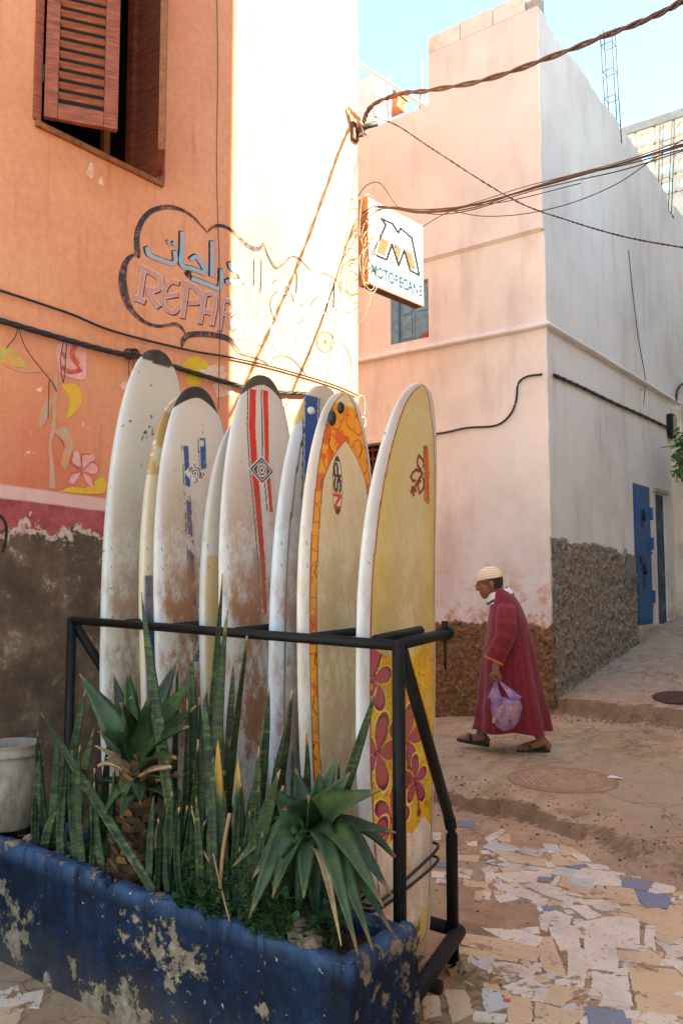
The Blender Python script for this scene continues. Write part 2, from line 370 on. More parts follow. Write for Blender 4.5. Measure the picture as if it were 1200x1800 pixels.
# upper storey sits a few centimetres proud of the wall below, its lower lip slopes
bm = bmesh.new()
prof = [(0.0, 5.09), (-0.045, 5.125), (-0.045, 6.85)]
vs = [[bm.verts.new((x, YP + 0.003 + d if d else YP + 0.001, z)) for d, z in prof] for x in np.linspace(-9, XP - 0.002, 40)]
for a, b in zip(vs, vs[1:]):
    for i in range(2): bm.faces.new((a[i], b[i], b[i + 1], a[i + 1]))
bm.faces.new([bm.verts.new((XP - 0.002, YP + d, z)) for d, z in ((0.0, 5.09), (-0.042, 5.125), (-0.042, 6.85), (0.0, 6.85))])
part(bmobj('upper_wall', bm, M['pink']), ph)
bm = bmesh.new(); box(bm, -0.71, XP - 0.003, YP - 0.042, YP + 0.2, 6.851, 7.50); part(bmobj('parapet', bm, M['pink']), ph)
bm = bmesh.new(); box(bm, -9, -0.712, YP - 0.04, YP + 0.2, 6.851, 6.90); part(bmobj('coping', bm, M['pink']), ph)
# right face with doors; jagged top
D1 = (10.30, 10.97, 0.98, 2.75); D2 = (11.22, 11.66, 0.93, 2.70)
part(wallsheet('wall', 'X', XP, (YP, 24), (-0.2, 7.0), [(*D1, 0.05), (*D2, 0.07), (10.72, 10.86, 3.80, 4.03, 0.12)], -1, M['pink'], None), ph)
tops = []; yy = YP - 0.037
while yy < 24:
    zt = 7.44 - 0.045 * (yy - YP) + 0.05 * N3(yy * 2.1, 4.4) + 0.025 * N3(yy * 9, 1.4)
    for c_, d_ in ((10.30, 0.22), (12.45, 0.22)):
        if abs(yy - c_) < 0.13: zt -= d_
    tops.append((yy, zt)); yy += 0.06
bm = bmesh.new(); A = []
for y_, z_ in tops: A.append([bm.verts.new(p) for p in ((XP, y_, 6.999), (XP, y_, z_), (XP - 0.2, y_, z_), (XP - 0.2, y_, 6.9))])
for a, b in zip(A, A[1:]):
    for i in range(3): bm.faces.new((a[i], b[i], b[i + 1], a[i + 1]))
bm.faces.new(A[0]); part(bmobj('parapet', bm, M['pink']), ph)
part(boxobj('roof', -9, XP - 0.21, YP + 0.21, 24, 6.6, 6.7, M['concrete']), ph)
# ledges round the corner
def ledge(pts, w, h, mat):
    """moulding along pts (plan points at height), projecting w outward to the left of travel"""
    bm = bmesh.new(); rows = []
    for (p, o) in pts:
        p = Vector(p); o = Vector(o)
        rows.append([bm.verts.new(q) for q in (p, p + o * w * 0.9 + Vector((0, 0, 0.012)), p + o * w + Vector((0, 0, h * 0.5)), p + o * w * 0.7 + Vector((0, 0, h)), p + Vector((0, 0, h + 0.03)))])
    for a, b in zip(rows, rows[1:]):
        for i in range(4): bm.faces.new((a[i], b[i], b[i + 1], a[i + 1]))
    return bmobj('ledge', bm, mat, None, True)
pts = [((x, YP + 0.002, 4.08 + 0.008 * N3(x * 1.5, 2)), (0, -1, 0)) for x in np.linspace(-9, XP, 60)]
pts += [((XP - 0.002, y_, 4.08 + 0.008 * N3(y_ * 1.5, 5)), (1, 0, 0)) for y_ in np.linspace(YP, 24, 70)]
pts[59] = ((XP, YP, 4.08), (1, -1, 0)); del pts[60]
part(ledge(pts, 0.06, 0.055, M['pink']), ph)
def bead(x, y, sx, sy, z0, z1, mat, seed):
    """hand-rounded plaster corner"""
    P = [(x + sx * .006 * fbm(z * 3, seed) + sx * .003 * N3(z * 21, seed), y + sy * .006 * fbm(z * 3, seed + 4), z) for z in np.arange(z0, z1, .03)]
    return tube('corner_plaster', P, [.020 + .005 * fbm(p[2] * 6, seed + 2) for p in P], mat, None, 10)
part(bead(XP - .012, YP + .012, 1, -1, 0.3, 5.06, M['pink'], 3), ph); part(bead(XP - .012, YP - .030, 1, -1, 5.10, 7.42, M['pink'], 5), ph); part(bead(-.014, YC - .014, 1, 1, 0, 9.5, M['orange'], 8), oh)
# roughcast foot: real relief
def roughsheet(name, mat, fn, nu, nz, amp, zt, fz):
    """fn(u,z,d) -> point; zt(u), fz(u) top and bottom heights"""
    V = []; F = []
    for j in range(nz + 1):
        for i in range(nu + 1):
            u = i / nu; z = fz(u) + (zt(u) - fz(u)) * j / nz; p0 = fn(u, z, 0)
            d = 0.022 + amp * (0.8 * fbm(p0[0] * 9 + p0[1] * 9, z * 9, 2.0, 5) + 0.8 * abs(N3(p0[0] * 31 + p0[1] * 31, z * 31, 1)))
            if j == nz or i in (): d = 0.0
            V.append(fn(u, z, max(0.003, d) if j < nz else -0.01))
    W_ = nu + 1
    for j in range(nz):
        for i in range(nu): a = j * W_ + i; F.append((a, a + 1, a + 1 + W_, a + W_))
    return meshobj(name, V, F, mat, None, True)
part(roughsheet('roughcast_base', M['brownrough'], lambda u, z, d: (-5 + (XP + 5.02) * u ** 0.5, YP - d, z), 420, 90, 0.035,
     lambda u: 1.10 + 0.05 * fbm(u * 16, 1.0) + 0.03 * fbm(u * 90, 5.0), lambda u: -0.1), ph)
part(roughsheet('roughcast_base', M['greyrough'], lambda u, z, d: (XP + d, YP - 0.03 + (D1[0] - 0.02 - YP) * u, z), 300, 130, 0.04,
     lambda u: 1.98 - 0.12 * u + 0.09 * fbm(u * 7, 3.0) + 0.02 * N3(u * 60, 2), lambda u: -0.1), ph)
# parapet blocks
xs = [-0.71, -0.30, 0.10, 0.47]
for i in range(3):
    bm = bmesh.new(); box(bm, xs[i] + 0.004, xs[i + 1] - 0.004, YP - 0.040, YP + 0.15, 7.505, 7.70 + 0.012 * (i % 2), 0.008)
    part(bmobj('parapet_block', bm, M['blockwhite']), ph)
bm = bmesh.new(); box(bm, 0.476, 0.612, YP - 0.02, YP + 0.14, 7.502, 7.66, 0.01)
for v in bm.verts:
    if v.co.z > 7.6: v.co.z += 0.10 * N3(v.co.x * 9, v.co.y * 9)
part(bmobj('broken_pillar', bm, M['concrete']), ph)
def cage(cx, cy, z0, z1, s, lean, ties):
    bars = []
    for a, b in ((-1, -1), (1, -1), (1, 1), (-1, 1)):
        bars.append([(cx + a * s, cy + b * s, z0), (cx + a * s + lean * 0.5, cy + b * s, (z0 + z1) / 2), (cx + a * s + lean, cy + b * s + 0.02 * a, z1 + 0.06 * b)])
    for b in bars: part(tube('reinforcing_bar', b, 0.007, M['steel'], None, 6), ph)
    for i in range(ties):
        z = z0 + (z1 - z0) * (i + 1) / (ties + 0.6); k = (z - z0) / (z1 - z0) * lean
        loop = [(cx + a * s + k, cy + b * s, z) for a, b in ((-1, -1), (1, -1), (1, 1), (-1, 1), (-1, -1))]
        part(tube('tie', loop, 0.005, M['steel'], None, 5), ph)
cage(0.50, YP + 0.06, 7.5, 8.2, 0.05, 0.0, 3)
cage(XP - 0.1, 10.30, 7.05, 8.75, 0.07, -0.05, 4)
cage(XP - 0.1, 12.45, 6.95, 8.45, 0.08, 0.1, 2)
# blue shuttered window
x0, x1, z0, z1 = -1.27, -0.76, 4.235, 4.905
wn = part(boxobj('window', x0 + 0.002, x1 - 0.002, YP + 0.085, YP + 0.099, z0 + 0.002, z1 - 0.002, M['bluepaint']), ph)
def wsub(nm, a, b, c, d, y0, y1, par, mt='bluepaint', bev=0.004):
    o = boxobj(nm, a, b, y0, y1, c, d, M[mt], None, bev); o.parent = par; o.matrix_parent_inverse = par.matrix_parent_inverse.copy() if False else Matrix(); return o
wn.parent = ph; wn.matrix_parent_inverse = Matrix.Translation(ph.location).inverted()
xm = (x0 + x1) / 2
for a, b in ((x0 + 0.10, xm + 0.045), (xm + 0.05, x1 - 0.004)):
    wsub('shutter_leaf', a, b, z0 + 0.01, z1 - 0.01, YP + 0.055, YP + 0.084, wn)
    for c, d in ((z0 + 0.05, z0 + 0.29), (z0 + 0.34, z0 + 0.60)): wsub('shutter_panel', a + 0.035, b - 0.035, c, d, YP + 0.045, YP + 0.0548, wn)
wsub('frame', x0 + 0.003, x0 + 0.095, z0 + 0.01, z1 - 0.01, YP + 0.02, YP + 0.084, wn)
wsub('pot', x1 - 0.10, x1 - 0.02, z0 + 0.001, z0 + 0.07, YP + 0.0, YP + 0.05, wn, 'rawwood', 0.02)
# small window with wrought iron scrolls
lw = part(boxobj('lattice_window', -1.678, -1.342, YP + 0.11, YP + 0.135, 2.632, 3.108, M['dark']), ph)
rings = []
for i in range(4):
    for j in range(5):
        cx, cz = -1.66 + 0.05 + i * 0.1, 2.66 + 0.04 + j * 0.1
        rings.append([(cx + 0.055 * math.cos(t), YP + 0.06, cz + 0.055 * math.sin(t)) for t in np.linspace(0, 2 * math.pi, 15)])
o = tubes('iron_scroll', rings, 0.006, M['redwood'], None, 5); o.parent = lw
o = boxobj('lintel', -1.70, -1.30, YP - 0.03, YP - 0.002, 3.112, 3.16, M['pink'], None, 0.006); o.parent = lw
lw.matrix_parent_inverse = Matrix.Translation(ph.location).inverted()
# doors
def door(d, depth, mat, split):
    y0, y1, z0, z1 = d
    o = part(boxobj('door', XP - depth, XP - depth + 0.035, y0 + 0.012, y1 - 0.012, z0 + 0.004, z1 - 0.012, mat, None, 0.004), ph)
    def sub(nm, *a, m=mat, bev=0.003): q = boxobj(nm, *a, m, None, bev); q.parent = o; return q
    X = XP - depth + 0.0355
    if split:
        zm = z0 + (z1 - z0) * 0.515
        for a, b in ((z0 + 0.05, zm - 0.02), (zm + 0.02, z1 - 0.05)): sub('door_panel', X, X + 0.012, y0 + 0.05, y1 - 0.05, a, b)
        sub('middle_bar', X, X + 0.02, y0 + 0.02, y1 - 0.02, zm - 0.018, zm + 0.018)
        for z in (z0 + 0.35, zm + 0.12, z1 - 0.35): sub('hinge', X, X + 0.04, y1 - 0.06, y1 - 0.016, z - 0.08, z + 0.08)
        for a, b in ((z0 + 0.45, z0 + 0.78), (zm + 0.30, zm + 0.55)):
            V = [(X + 0.0125, y0 + 0.30 + 0.035 * k * (1 if t < .8 else .4), a + (b - a) * t) for t in np.linspace(0, 1, 8) for k in (-1, 1)]
            q = meshobj('knocker_plate', V + [(x_ + 0.012, y_, z_) for x_, y_, z_ in V], [(2*i, 2*i+1, 2*i+3, 2*i+2) for i in range(7)] + [(16+2*i, 18+2*i, 19+2*i, 17+2*i) for i in range(7)] + [(0,2,18,16)] + [(2*i, 2*i+2, 18+2*i, 16+2*i) for i in range(1, 7)] + [(2*i+1, 17+2*i, 19+2*i, 3+2*i) for i in range(7)] + [(0,16,17,1),(14,15,31,30)], M['blacksteel']); q.parent = o
            q = tube('knocker', [(X + 0.03, y0 + 0.30, b - 0.02), (X + 0.045, y0 + 0.30, b - 0.1), (X + 0.03, y0 + 0.30, b - 0.15)], 0.016, M['blacksteel']); q.parent = o
        sub('lock', X + 0.013, X + 0.03, y0 + 0.16, y0 + 0.24, zm - 0.14, zm - 0.05, m=M['blacksteel'])
    o.matrix_parent_inverse = Matrix.Translation(ph.location).inverted()
door(D1, 0.03, M['bluedoor'], True); door(D2, 0.06, M['olddoor'], False)
part(boxobj('door_step', XP + 0.001, XP + 0.09, 10.25, 11.15, 0.5, 0.975, M['concrete'], None, 0.02), ph)
part(boxobj('lintel', XP + 0.001, XP + 0.035, 11.12, 11.76, 2.705, 2.76, M['concrete'], None, 0.008), ph)
mb = part(boxobj('meter_box', XP + 0.025, XP + 0.075, 9.86, 10.12, 1.45, 1.79, M['greyrough'], None, 0.006), ph)
M['greybox'] = simple('grey_box_paint', srgb(110, 118, 116), 0.6, 0.2, 12); mb.data.materials[0] = M['greybox']
for i in range(4):
    o = boxobj('slot', XP + 0.0755, XP + 0.079, 9.89, 10.09, 1.49 + i * 0.022, 1.502 + i * 0.022, M['steel'], None); o.parent = mb
o = boxobj('lid', XP + 0.0755, XP + 0.080, 9.885, 10.095, 1.60, 1.77, M['greybox'], None, 0.002); o.parent = mb
mb.matrix_parent_inverse = Matrix.Translation(ph.location).inverted()
# jamb of the next house
nb = tag(boxobj('neighbour_house', XP - 4, XP + 0.16, 12.02, 24, -0.2, 4.0, M['cream_wall'], None, 0.02), 'pale rendered house wall beyond the weathered blue door', 'house')
# ================================================================== tall houses across the street (beyond the right edge of the frame; they shade the street)
tag(boxobj('bounce_house', -8, 0.05, -16, -1.21, -0.2, 8.2, M['blockwhite'], None, 0.0), 'white bounce house added beside the orange one, unseen behind the viewer', 'house')  # added unseen house: its sunlit white wall bounces fill into the shaded street
XA = 4.7; k_ = SUN.y / SUN.x; e_ = SUN.z / SUN.x
ya = 3.91 + XA * k_  # first tall house stops early so the sun reaches the added bounce wall
for nm, y0, y1, h, lb in (('tall_house', -0.4, ya, 11.2, 'tall pale house across the street from the surfboard rack'), ('low_house', ya, YP + (XA - XP) * k_ - 0.3, 2.3 + XA * e_, 'lower pale house between two taller ones across the street'),
                      ('tall_house', YP + (XA - XP) * k_ - 0.3, 34, 11.0, 'tall pale house across the street, facing the blue doors')):
    o = tag(empty(nm, (XA, (y0 + y1) / 2, 0)), lb, 'house')
    q = boxobj('wall', XA, XA + 3.2, y0 + 0.004, y1 - 0.004, -0.3, h, M['cream_wall'], None, 0.0); part(q, o)
    q = boxobj('coping', XA - 0.06, XA + 3.2, y0 + 0.01, y1 - 0.01, h + 0.001, h + 0.08, M['concrete'], None); part(q, o)
# ================================================================== far house with pierced parapet
fh = tag(empty('far_house', (2, 16, 0)), 'weathered far house with a parapet of pierced quatrefoil blocks', 'house')
YF = 16.0
zt = onY(1150, 207, YF).z
part(boxobj('wall', -1.5, 9, YF, YF + 6, 0, zt - 1.62, M['cream_wall']), fh)
part(boxobj('coping', -1.5, 9, YF - 0.03, YF + 0.16, zt - 0.16, zt, M['concrete'], None, 0.01), fh)
def breeze(s, d):
    """a square block of side s pierced by a four-lobed hole"""
    n = 32; V = []; F = []
    for y_ in (0, d):
        for i in range(n):
            t = 2 * math.pi * (i + 0.5) / n; q = max(abs(math.cos(t)), abs(math.sin(t)))
            V.append((s / 2 * math.cos(t) / q, y_, s / 2 * math.sin(t) / q))
        for i in range(n):
            t = 2 * math.pi * (i + 0.5) / n; r = s * (0.27 + 0.075 * abs(math.sin(2 * t)) ** 0.7)
            V.append((r * math.cos(t), y_, r * math.sin(t)))
    for i in range(n):
        j = (i + 1) % n
        F += [(i, j, n + j, n + i), (2*n+i, 3*n+i, 3*n+j, 2*n+j), (n+i, n+j, 3*n+j, 3*n+i), (i, 2*n+i, 2*n+j, j)]
    me = bpy.data.meshes.new('pierced_block'); me.from_pydata(V, [], F); me.update(); me.materials.append(M['cream_wall']); return me
S_ = 0.36; bme = breeze(S_ - 0.004, 0.12)
for j in range(4):
    for i in range(14):
        o = bpy.data.objects.new('pierced_block', bme); link(o); o.location = (-1.3 + (i + 0.5) * S_, YF, zt - 0.165 - (j + 0.5) * S_); part(o, fh)
# ================================================================== roof terrace of the pink house, far left
def onto(nm, px0, py0, px1, py1, Y, d, mat, lab=None, cat=None, par=None, bev=0.01):
    a = onY(px0, py1, Y); b = onY(px1, py0, Y)
    o = boxobj(nm, a.x, b.x, Y, Y + d, a.z, b.z, mat, None, bev)
    if par is not None: part(o, par)
    return o
onto('roof_pillar', 610, 128, 661, 300, 9.2, 0.3, M['blockwhite'], par=ph)
onto('roof_wall', 661, 196, 742, 300, 9.9, 0.15, M['concrete'], par=ph)
onto('roof_pier', 740, 165, 775, 300, 9.6, 0.5, M['blockwhite'], par=ph)
a, b = onY(628, 110, 9.0), onY(760, 195, 9.0)
pole = tag(tube('bamboo_pole', [a, b], 0.022, simple('bleached_bamboo', srgb(206, 186, 160), 0.7, 0.2), None, 8), 'long bleached pole sloping across the roof terrace', 'pole')
pole2 = tag(tube('roof_post', [onY(683, 260, 9.1), onY(685, 135, 9.1)], 0.028, M['blockwhite'], None, 8), 'upright pale post on the roof terrace in front of the flower trough', 'post')
pole3 = tag(tube('roof_stake', [onY(738, 215, 9.4), onY(741, 108, 9.4)], [0.03, 0.012], M['concrete'], None, 8), 'pointed stake rising above the roof terrace pier', 'stake')
a = onY(672, 204, 9.6); b = onY(707, 172, 9.6)
tr = tag(empty('flower_trough', (a.x, 9.6, a.z)), 'terracotta flower trough with green plants on the roof terrace', 'flower pot')
M['terracotta'] = simple('terracotta', srgb(196, 108, 76), 0.8, 0.15)
bm = bmesh.new(); vs = box(bm, a.x, b.x, 9.5, 9.72, a.z, b.z)
for v in vs[:4]: v.co.x = (v.co.x - (a.x + b.x) / 2) * 0.8 + (a.x + b.x) / 2
part(bmobj('trough', bm, M['terracotta']), tr); part(boxobj('rim', a.x - 0.02, b.x + 0.02, 9.48, 9.74, b.z + 0.001, b.z + 0.04, M['terracotta'], None, 0.006), tr)
M['leaf'] = simple('small_green_leaf', srgb(62, 104, 40), 0.6, 0.4, 40)
def leafcloud(name, c, rad, n, size, mat, parent=None, seed=1):
    rnd = random.Random(seed); V = []; F = []
    for i in range(n):
        p = Vector((rnd.gauss(0, 1) * rad[0], rnd.gauss(0, 1) * rad[1], rnd.gauss(0, 1) * rad[2])) + Vector(c)
        q = Vector((rnd.uniform(-1, 1), rnd.uniform(-1, 1), rnd.uniform(-.6, .6))).normalized(); s = size * rnd.uniform(.6, 1.3)
        w_ = q.cross(Vector((rnd.uniform(-1, 1), rnd.uniform(-1, 1), 1))).normalized(); up = q.cross(w_)
        k = len(V); V += [p, p + q * s * .45 + w_ * s * .28 + up * s * .06, p + q * s, p + q * s * .45 - w_ * s * .28 + up * s * .06]; F += [(k, k + 1, k + 2), (k, k + 2, k + 3)]
    return meshobj(name, V, F, mat, parent)
part(leafcloud('foliage', ((a.x + b.x) / 2, 9.6, b.z + 0.08), (0.10, 0.05, 0.05), 120, 0.07, M['leaf']), tr)
# ================================================================== blue planter trough
def m_planter():
    g = G('peeling_blue_paint'); p = g.pos(); x, y, z = g.xyz(p)
    a = g.noise(p, 5, 9, 0.74); b = g.noise(p, 2.2, 5, 0.6)
    blue = g.ramp(g.noise(p, 9, 7, 0.7), [(0.3, srgb(6, 13, 24)), (0.5, srgb(9, 29, 56)), (0.7, srgb(24, 52, 84))])
    blue = g.mix(g.step(z, 0.39, 0.455), blue, g.ramp(g.noise(p, 14, 7, 0.7), [(0.3, srgb(22, 50, 88)), (0.7, srgb(76, 104, 138))]))
    stain = g.step(g.noise(g.map(p, (9, 9, 0.8)), 1.0, 4, 0.6), 0.54, 0.64)                    # dark water runs
    c = g.mix(g.m('MULTIPLY', stain, 0.85), blue, srgb(16, 20, 28))
    lowd = g.m('MULTIPLY', g.step(z, 0.22, 0.02), g.step(b, 0.35, 0.6))
    c = g.mix(g.m('MULTIPLY', lowd, 0.7), c, srgb(92, 84, 74))
    k = g.m('ADD', a, g.m('MULTIPLY', g.m('SUBTRACT', b, 0.5), 0.55))
    bare = g.step(k, 0.548, 0.566)
    cement = g.ramp(g.noise(p, 28, 7, 0.75), [(0.3, srgb(84, 76, 64)), (0.55, srgb(140, 128, 110)), (0.75, srgb(184, 172, 152))])
    c = g.mix(bare, c, cement)
    sp = g.step(g.noise(p, 34, 6, 0.7), 0.66, 0.68)
    c = g.mix(sp, c, srgb(176, 170, 160))
    h = g.m('ADD', g.m('MULTIPLY', bare, -0.5), g.m('MULTIPLY', g.noise(p, 26, 8, 0.75), 0.9))
    return g.out(c, 0.8, h, 0.012, 1.0, **{'Specular IOR Level': 0.25})
M['planter'] = m_planter()
PYF, PYB, PXR, PZ = 1.95, 2.30, onY(612, 1705, 1.95).x, 0.452
pt = tag(empty('planter_trough', (1.3, 2.1, 0)), 'long concrete planter with peeling dark blue paint, in front of the board rack', 'planter')
def trough():
    """outer and inner shell with lumpy hand-made edges"""
    th = 0.055; xl = 0.0
    nx = 110; bm = bmesh.new(); rows = []
    for i in range(nx + 1):
        x = xl + (PXR - xl) * i / nx; dz = 0.012 * fbm(x * 3, 1.0) + 0.006 * N3(x * 17, 3)
        if x < 1.32: dz += 0.012
        if abs(x - 1.33) < 0.03: dz -= 0.02
        dy = 0.010 * fbm(x * 2.4, 5.0)
        prof = []
        for z in np.linspace(-0.05, PZ - 0.03, 9): prof.append((PYF - 0.018 * (PZ - z) + dy + 0.006 * fbm(x * 6, z * 6, 2), z))
        prof += [(PYF + 0.001 + dy, PZ - 0.006 + dz), (PYF + 0.007 + dy, PZ + dz), (PYF + th - 0.006 + dy, PZ + dz + 0.002), (PYF + th + dy, PZ - 0.006 + dz), (PYF + th + 0.004, PZ - 0.16)]
        prof += [(PYB - th - 0.004, PZ - 0.16), (PYB - th, PZ - 0.012 - dz), (PYB - th + 0.014, PZ + dz * .5), (PYB - 0.014, PZ + dz * .5), (PYB, PZ - 0.014), (PYB + 0.005, -0.05)]
        rows.append([bm.verts.new((x, y, z)) for y, z in prof])
    for a, b in zip(rows, rows[1:]):
        for i in range(len(a) - 1): bm.faces.new((a[i], b[i], b[i + 1], a[i + 1]))
    return bmobj('front_and_back_wall', bm, M['planter'], None, True)
part(trough(), pt)
bm = bmesh.new(); rows = []
for i in range(17):
    y = PYF - 0.006 + (PYB - PYF + 0.01) * i / 16; dz = 0.008 * fbm(y * 8, 9.0); dx = 0.008 * fbm(y * 5, 3.0)
    rows.append([bm.verts.new(q) for q in [(PXR + 0.012 + dx + 0.015 * (PZ - z) + 0.005 * fbm(y * 7, z * 7), y, z) for z in np.linspace(-0.05, PZ - 0.03, 9)] + [(PXR + 0.004 + dx, y, PZ - 0.004 + dz), (PXR - 0.012 + dx, y, PZ + 0.006 + dz), (PXR - 0.045, y, PZ + 0.005 + dz), (PXR - 0.058, y, PZ - 0.01), (PXR - 0.062, y, PZ - 0.16)]])
for a, b in zip(rows, rows[1:]):
    for i in range(len(a) - 1): bm.faces.new((a[i], b[i], b[i + 1], a[i + 1]))
bm.faces.new(rows[0]); bm.faces.new(rows[-1])
part(bmobj('end_wall', bm, M['planter'], None, True), pt)
M['soil'] = (lambda g: g.out(g.ramp(g.noise(g.pos(), 30, 8, 0.75), [(0.3, srgb(38, 26, 20)), (0.55, srgb(84, 60, 46)), (0.75, srgb(130, 100, 78))]), 0.95, g.noise(g.pos(), 50, 8, 0.8), 0.03))(G('planter_soil'))
SZ = PZ - 0.055
V = []; nx, ny = 90, 18
for j in range(ny + 1):
    for i in range(nx + 1):
        x = 0.0 + (PXR - 0.05) * i / nx; y = PYF + 0.04 + (PYB - PYF - 0.08) * j / ny
        V.append((x, y, SZ + 0.02 * fbm(x * 5, y * 5) + 0.012 * fbm(x * 22, y * 22, 3)))
part(meshobj('soil', V, [(j * (nx + 1) + i, j * (nx + 1) + i + 1, (j + 1) * (nx + 1) + i + 1, (j + 1) * (nx + 1) + i) for j in range(ny) for i in range(nx)], M['soil'], None, True), pt)

# ================================================================== surfboard rack
RYF, RYB = 2.335, 2.985
M['blacksteel'] = simple('black_rack_paint', srgb(10, 11, 11), 0.6, 0.4, 22, 0.002, dirt=srgb(26, 24, 22), **{'Specular IOR Level': 0.3})
rk = tag(empty('board_rack', (1.5, 2.6, 0)), 'black tubular steel rack holding the row of surfboards', 'rack')
tR = onY(700, 1135, RYF); tL = onY(127, 1090, RYF)
def rtube(nm, pts, r): return part(tube(nm, pts, r, M['blacksteel'], None, 14), rk)
rtube('top_rail', [tL, tR + Vector((0.012, 0, 0))], 0.0185)
footR = onZ(796, 1702, 0.0); kneeR = onY(801, 1455, footR.y); RYB = footR.y
def side(top, dx, right):
    rtube('front_post', [(top.x, RYF, 0.0), (top.x, RYF, top.z + 0.012)], 0.022)
    fx = footR.x if right else top.x - 0.1; kz = kneeR.z
    rtube('rear_post', [(fx, RYB, 0.0), (fx, RYB, kz - 0.03), (fx + 0.002, RYB - 0.008, kz), (fx + (top.x - fx) * .05, RYB - 0.035, kz + 0.045)], 0.024 if right else 0.02)
    rtube('brace', [(fx + (top.x - fx) * .05, RYB - 0.035, kz + 0.045), (top.x + 0.004, RYF + 0.015, top.z - 0.02)], 0.022)
    rtube('bottom_bar', [(fx + 0.01, RYB + 0.03, 0.135), (top.x, RYF - 0.04, 0.125)], 0.030)
side(tR, 0, True); side(tL, 0, False)
for Y, z in ((RYB - 0.012, 0.155), (RYF + 0.30, 0.105)): rtube('foot_rail', [(tL.x - 0.1, Y, z), (footR.x - 0.02 if Y > 2.8 else tR.x - 0.03, Y, z)], 0.026)
# separators pointing away from the rail
e1 = onX(738, 1109, tR.x - .10); e2 = onX(786, 1113, tR.x - .01)
rtube('separator', [tR + Vector((0, 0.01, 0.004)), (e2.x, e2.y, e2.z)], 0.0195)
rtube('separator_cap', [(e2.x, e2.y - 0.012, e2.z), (e2.x, e2.y + 0.012, e2.z)], 0.024)
SEPX = [0.93, 1.245, 1.60, 1.985]
for x in SEPX[:]:
    z = tL.z + (tR.z - tL.z) * (x - tL.x) / (tR.x - tL.x); rtube('separator', [(x, RYF + 0.01, z + 0.004), (x, RYB - 0.08, z + 0.02)], 0.017)
z = tR.z; rtube('separator', [(e1.x, RYF + 0.01, z + 0.012), (e1.x, e1.y, e1.z)], 0.0195)
rtube('hanging_pin', [(e2.x, e2.y - 0.02, e2.z - 0.02), (e2.x, e2.y - 0.018, e2.z - 0.13)], 0.005)
rtube('latch', [(e2.x, e2.y - 0.02, e2.z + 0.012), (e2.x, e2.y - 0.02, e2.z + 0.045)], 0.012)

# ================================================================== surfboards
def pip(px, py, poly):
    """points in polygon, vectorised"""
    ins = np.zeros(px.shape, bool); n = len(poly)
    for i in range(n):
        x0, y0 = poly[i]; x1, y1 = poly[(i + 1) % n]
        c = ((y0 > py) != (y1 > py)) & (px < (x1 - x0) * (py - y0) / (y1 - y0 + 1e-12) + x0); ins ^= c
    return ins
def segd(px, py, pts):
    """distance to a polyline"""
    d = np.full(px.shape, 9.0)
    for (x0, y0), (x1, y1) in zip(pts, pts[1:]):
        L = (x1 - x0) ** 2 + (y1 - y0) ** 2 + 1e-12; t = np.clip(((px - x0) * (x1 - x0) + (py - y0) * (y1 - y0)) / L, 0, 1)
        d = np.minimum(d, np.hypot(px - x0 - t * (x1 - x0), py - y0 - t * (y1 - y0)))
    return d
def board_mat(name, rail, dirt, dirt_lo, rough=0.38, stain=None):
    """paint comes from the colour attribute; scuffs, grime and rust-coloured stains are procedural"""
    g = G(name); v = g.obj(); x, y, z = g.xyz(v)
    col = g.n('Attribute', attribute_name='paint').outputs[0]
    gr = g.noise(g.map(v, (1, 1, 0.45)), 9, 9, 0.74); low = g.step(z, 2.0, 1.3); mid = g.noise(v, 2.6, 5, 0.6)
    face = g.step(x, 0.0, 0.03)
    f = g.m('MULTIPLY', g.m('MULTIPLY', g.step(g.m('ADD', g.m('ADD', gr, g.m('MULTIPLY', mid, 0.5)), g.m('MULTIPLY', g.noise(v, 34, 6, .75), .25)), 0.80, 0.93), low), face)
    c = g.mix(g.m('MULTIPLY', f, dirt_lo), col, dirt)
    c = g.mix(g.m('MULTIPLY', g.m('MULTIPLY', g.step(g.noise(v, 30, 7, 0.75), 0.62, 0.68), g.step(gr, 0.5, 0.62)), dirt_lo), c, srgb(104, 70, 48))
    c = g.mix(g.m('MULTIPLY', g.step(g.noise(v, 3.5, 7, 0.65), 0.5, 0.75), 0.22), c, stain or srgb(176, 160, 140))
    dn = g.noise(g.map(v, (1, 1, 0.4)), 40, 5, 0.7)
    c = g.mix(g.m('MULTIPLY', g.step(dn, 0.685, 0.70), g.step(mid, 0.42, 0.55)), c, srgb(52, 44, 40))
    rail_ = g.m('SUBTRACT', 1.0, face); c = g.mix(g.m('MULTIPLY', g.m('MULTIPLY', rail_, g.step(g.noise(g.map(v, (1, 1, .5)), 24, 8, .78), .60, .63)), g.step(g.noise(v, 4, 4, .6), .42, .58)), c, srgb(72, 60, 52))
    return g.out(c, g.m('ADD', g.m('MULTIPLY', gr, 0.25), rough - 0.1), g.noise(v, 60, 5, 0.6), 0.0015, 0.5, **{'Coat Weight': 0.12, 'Coat Roughness': 0.3})
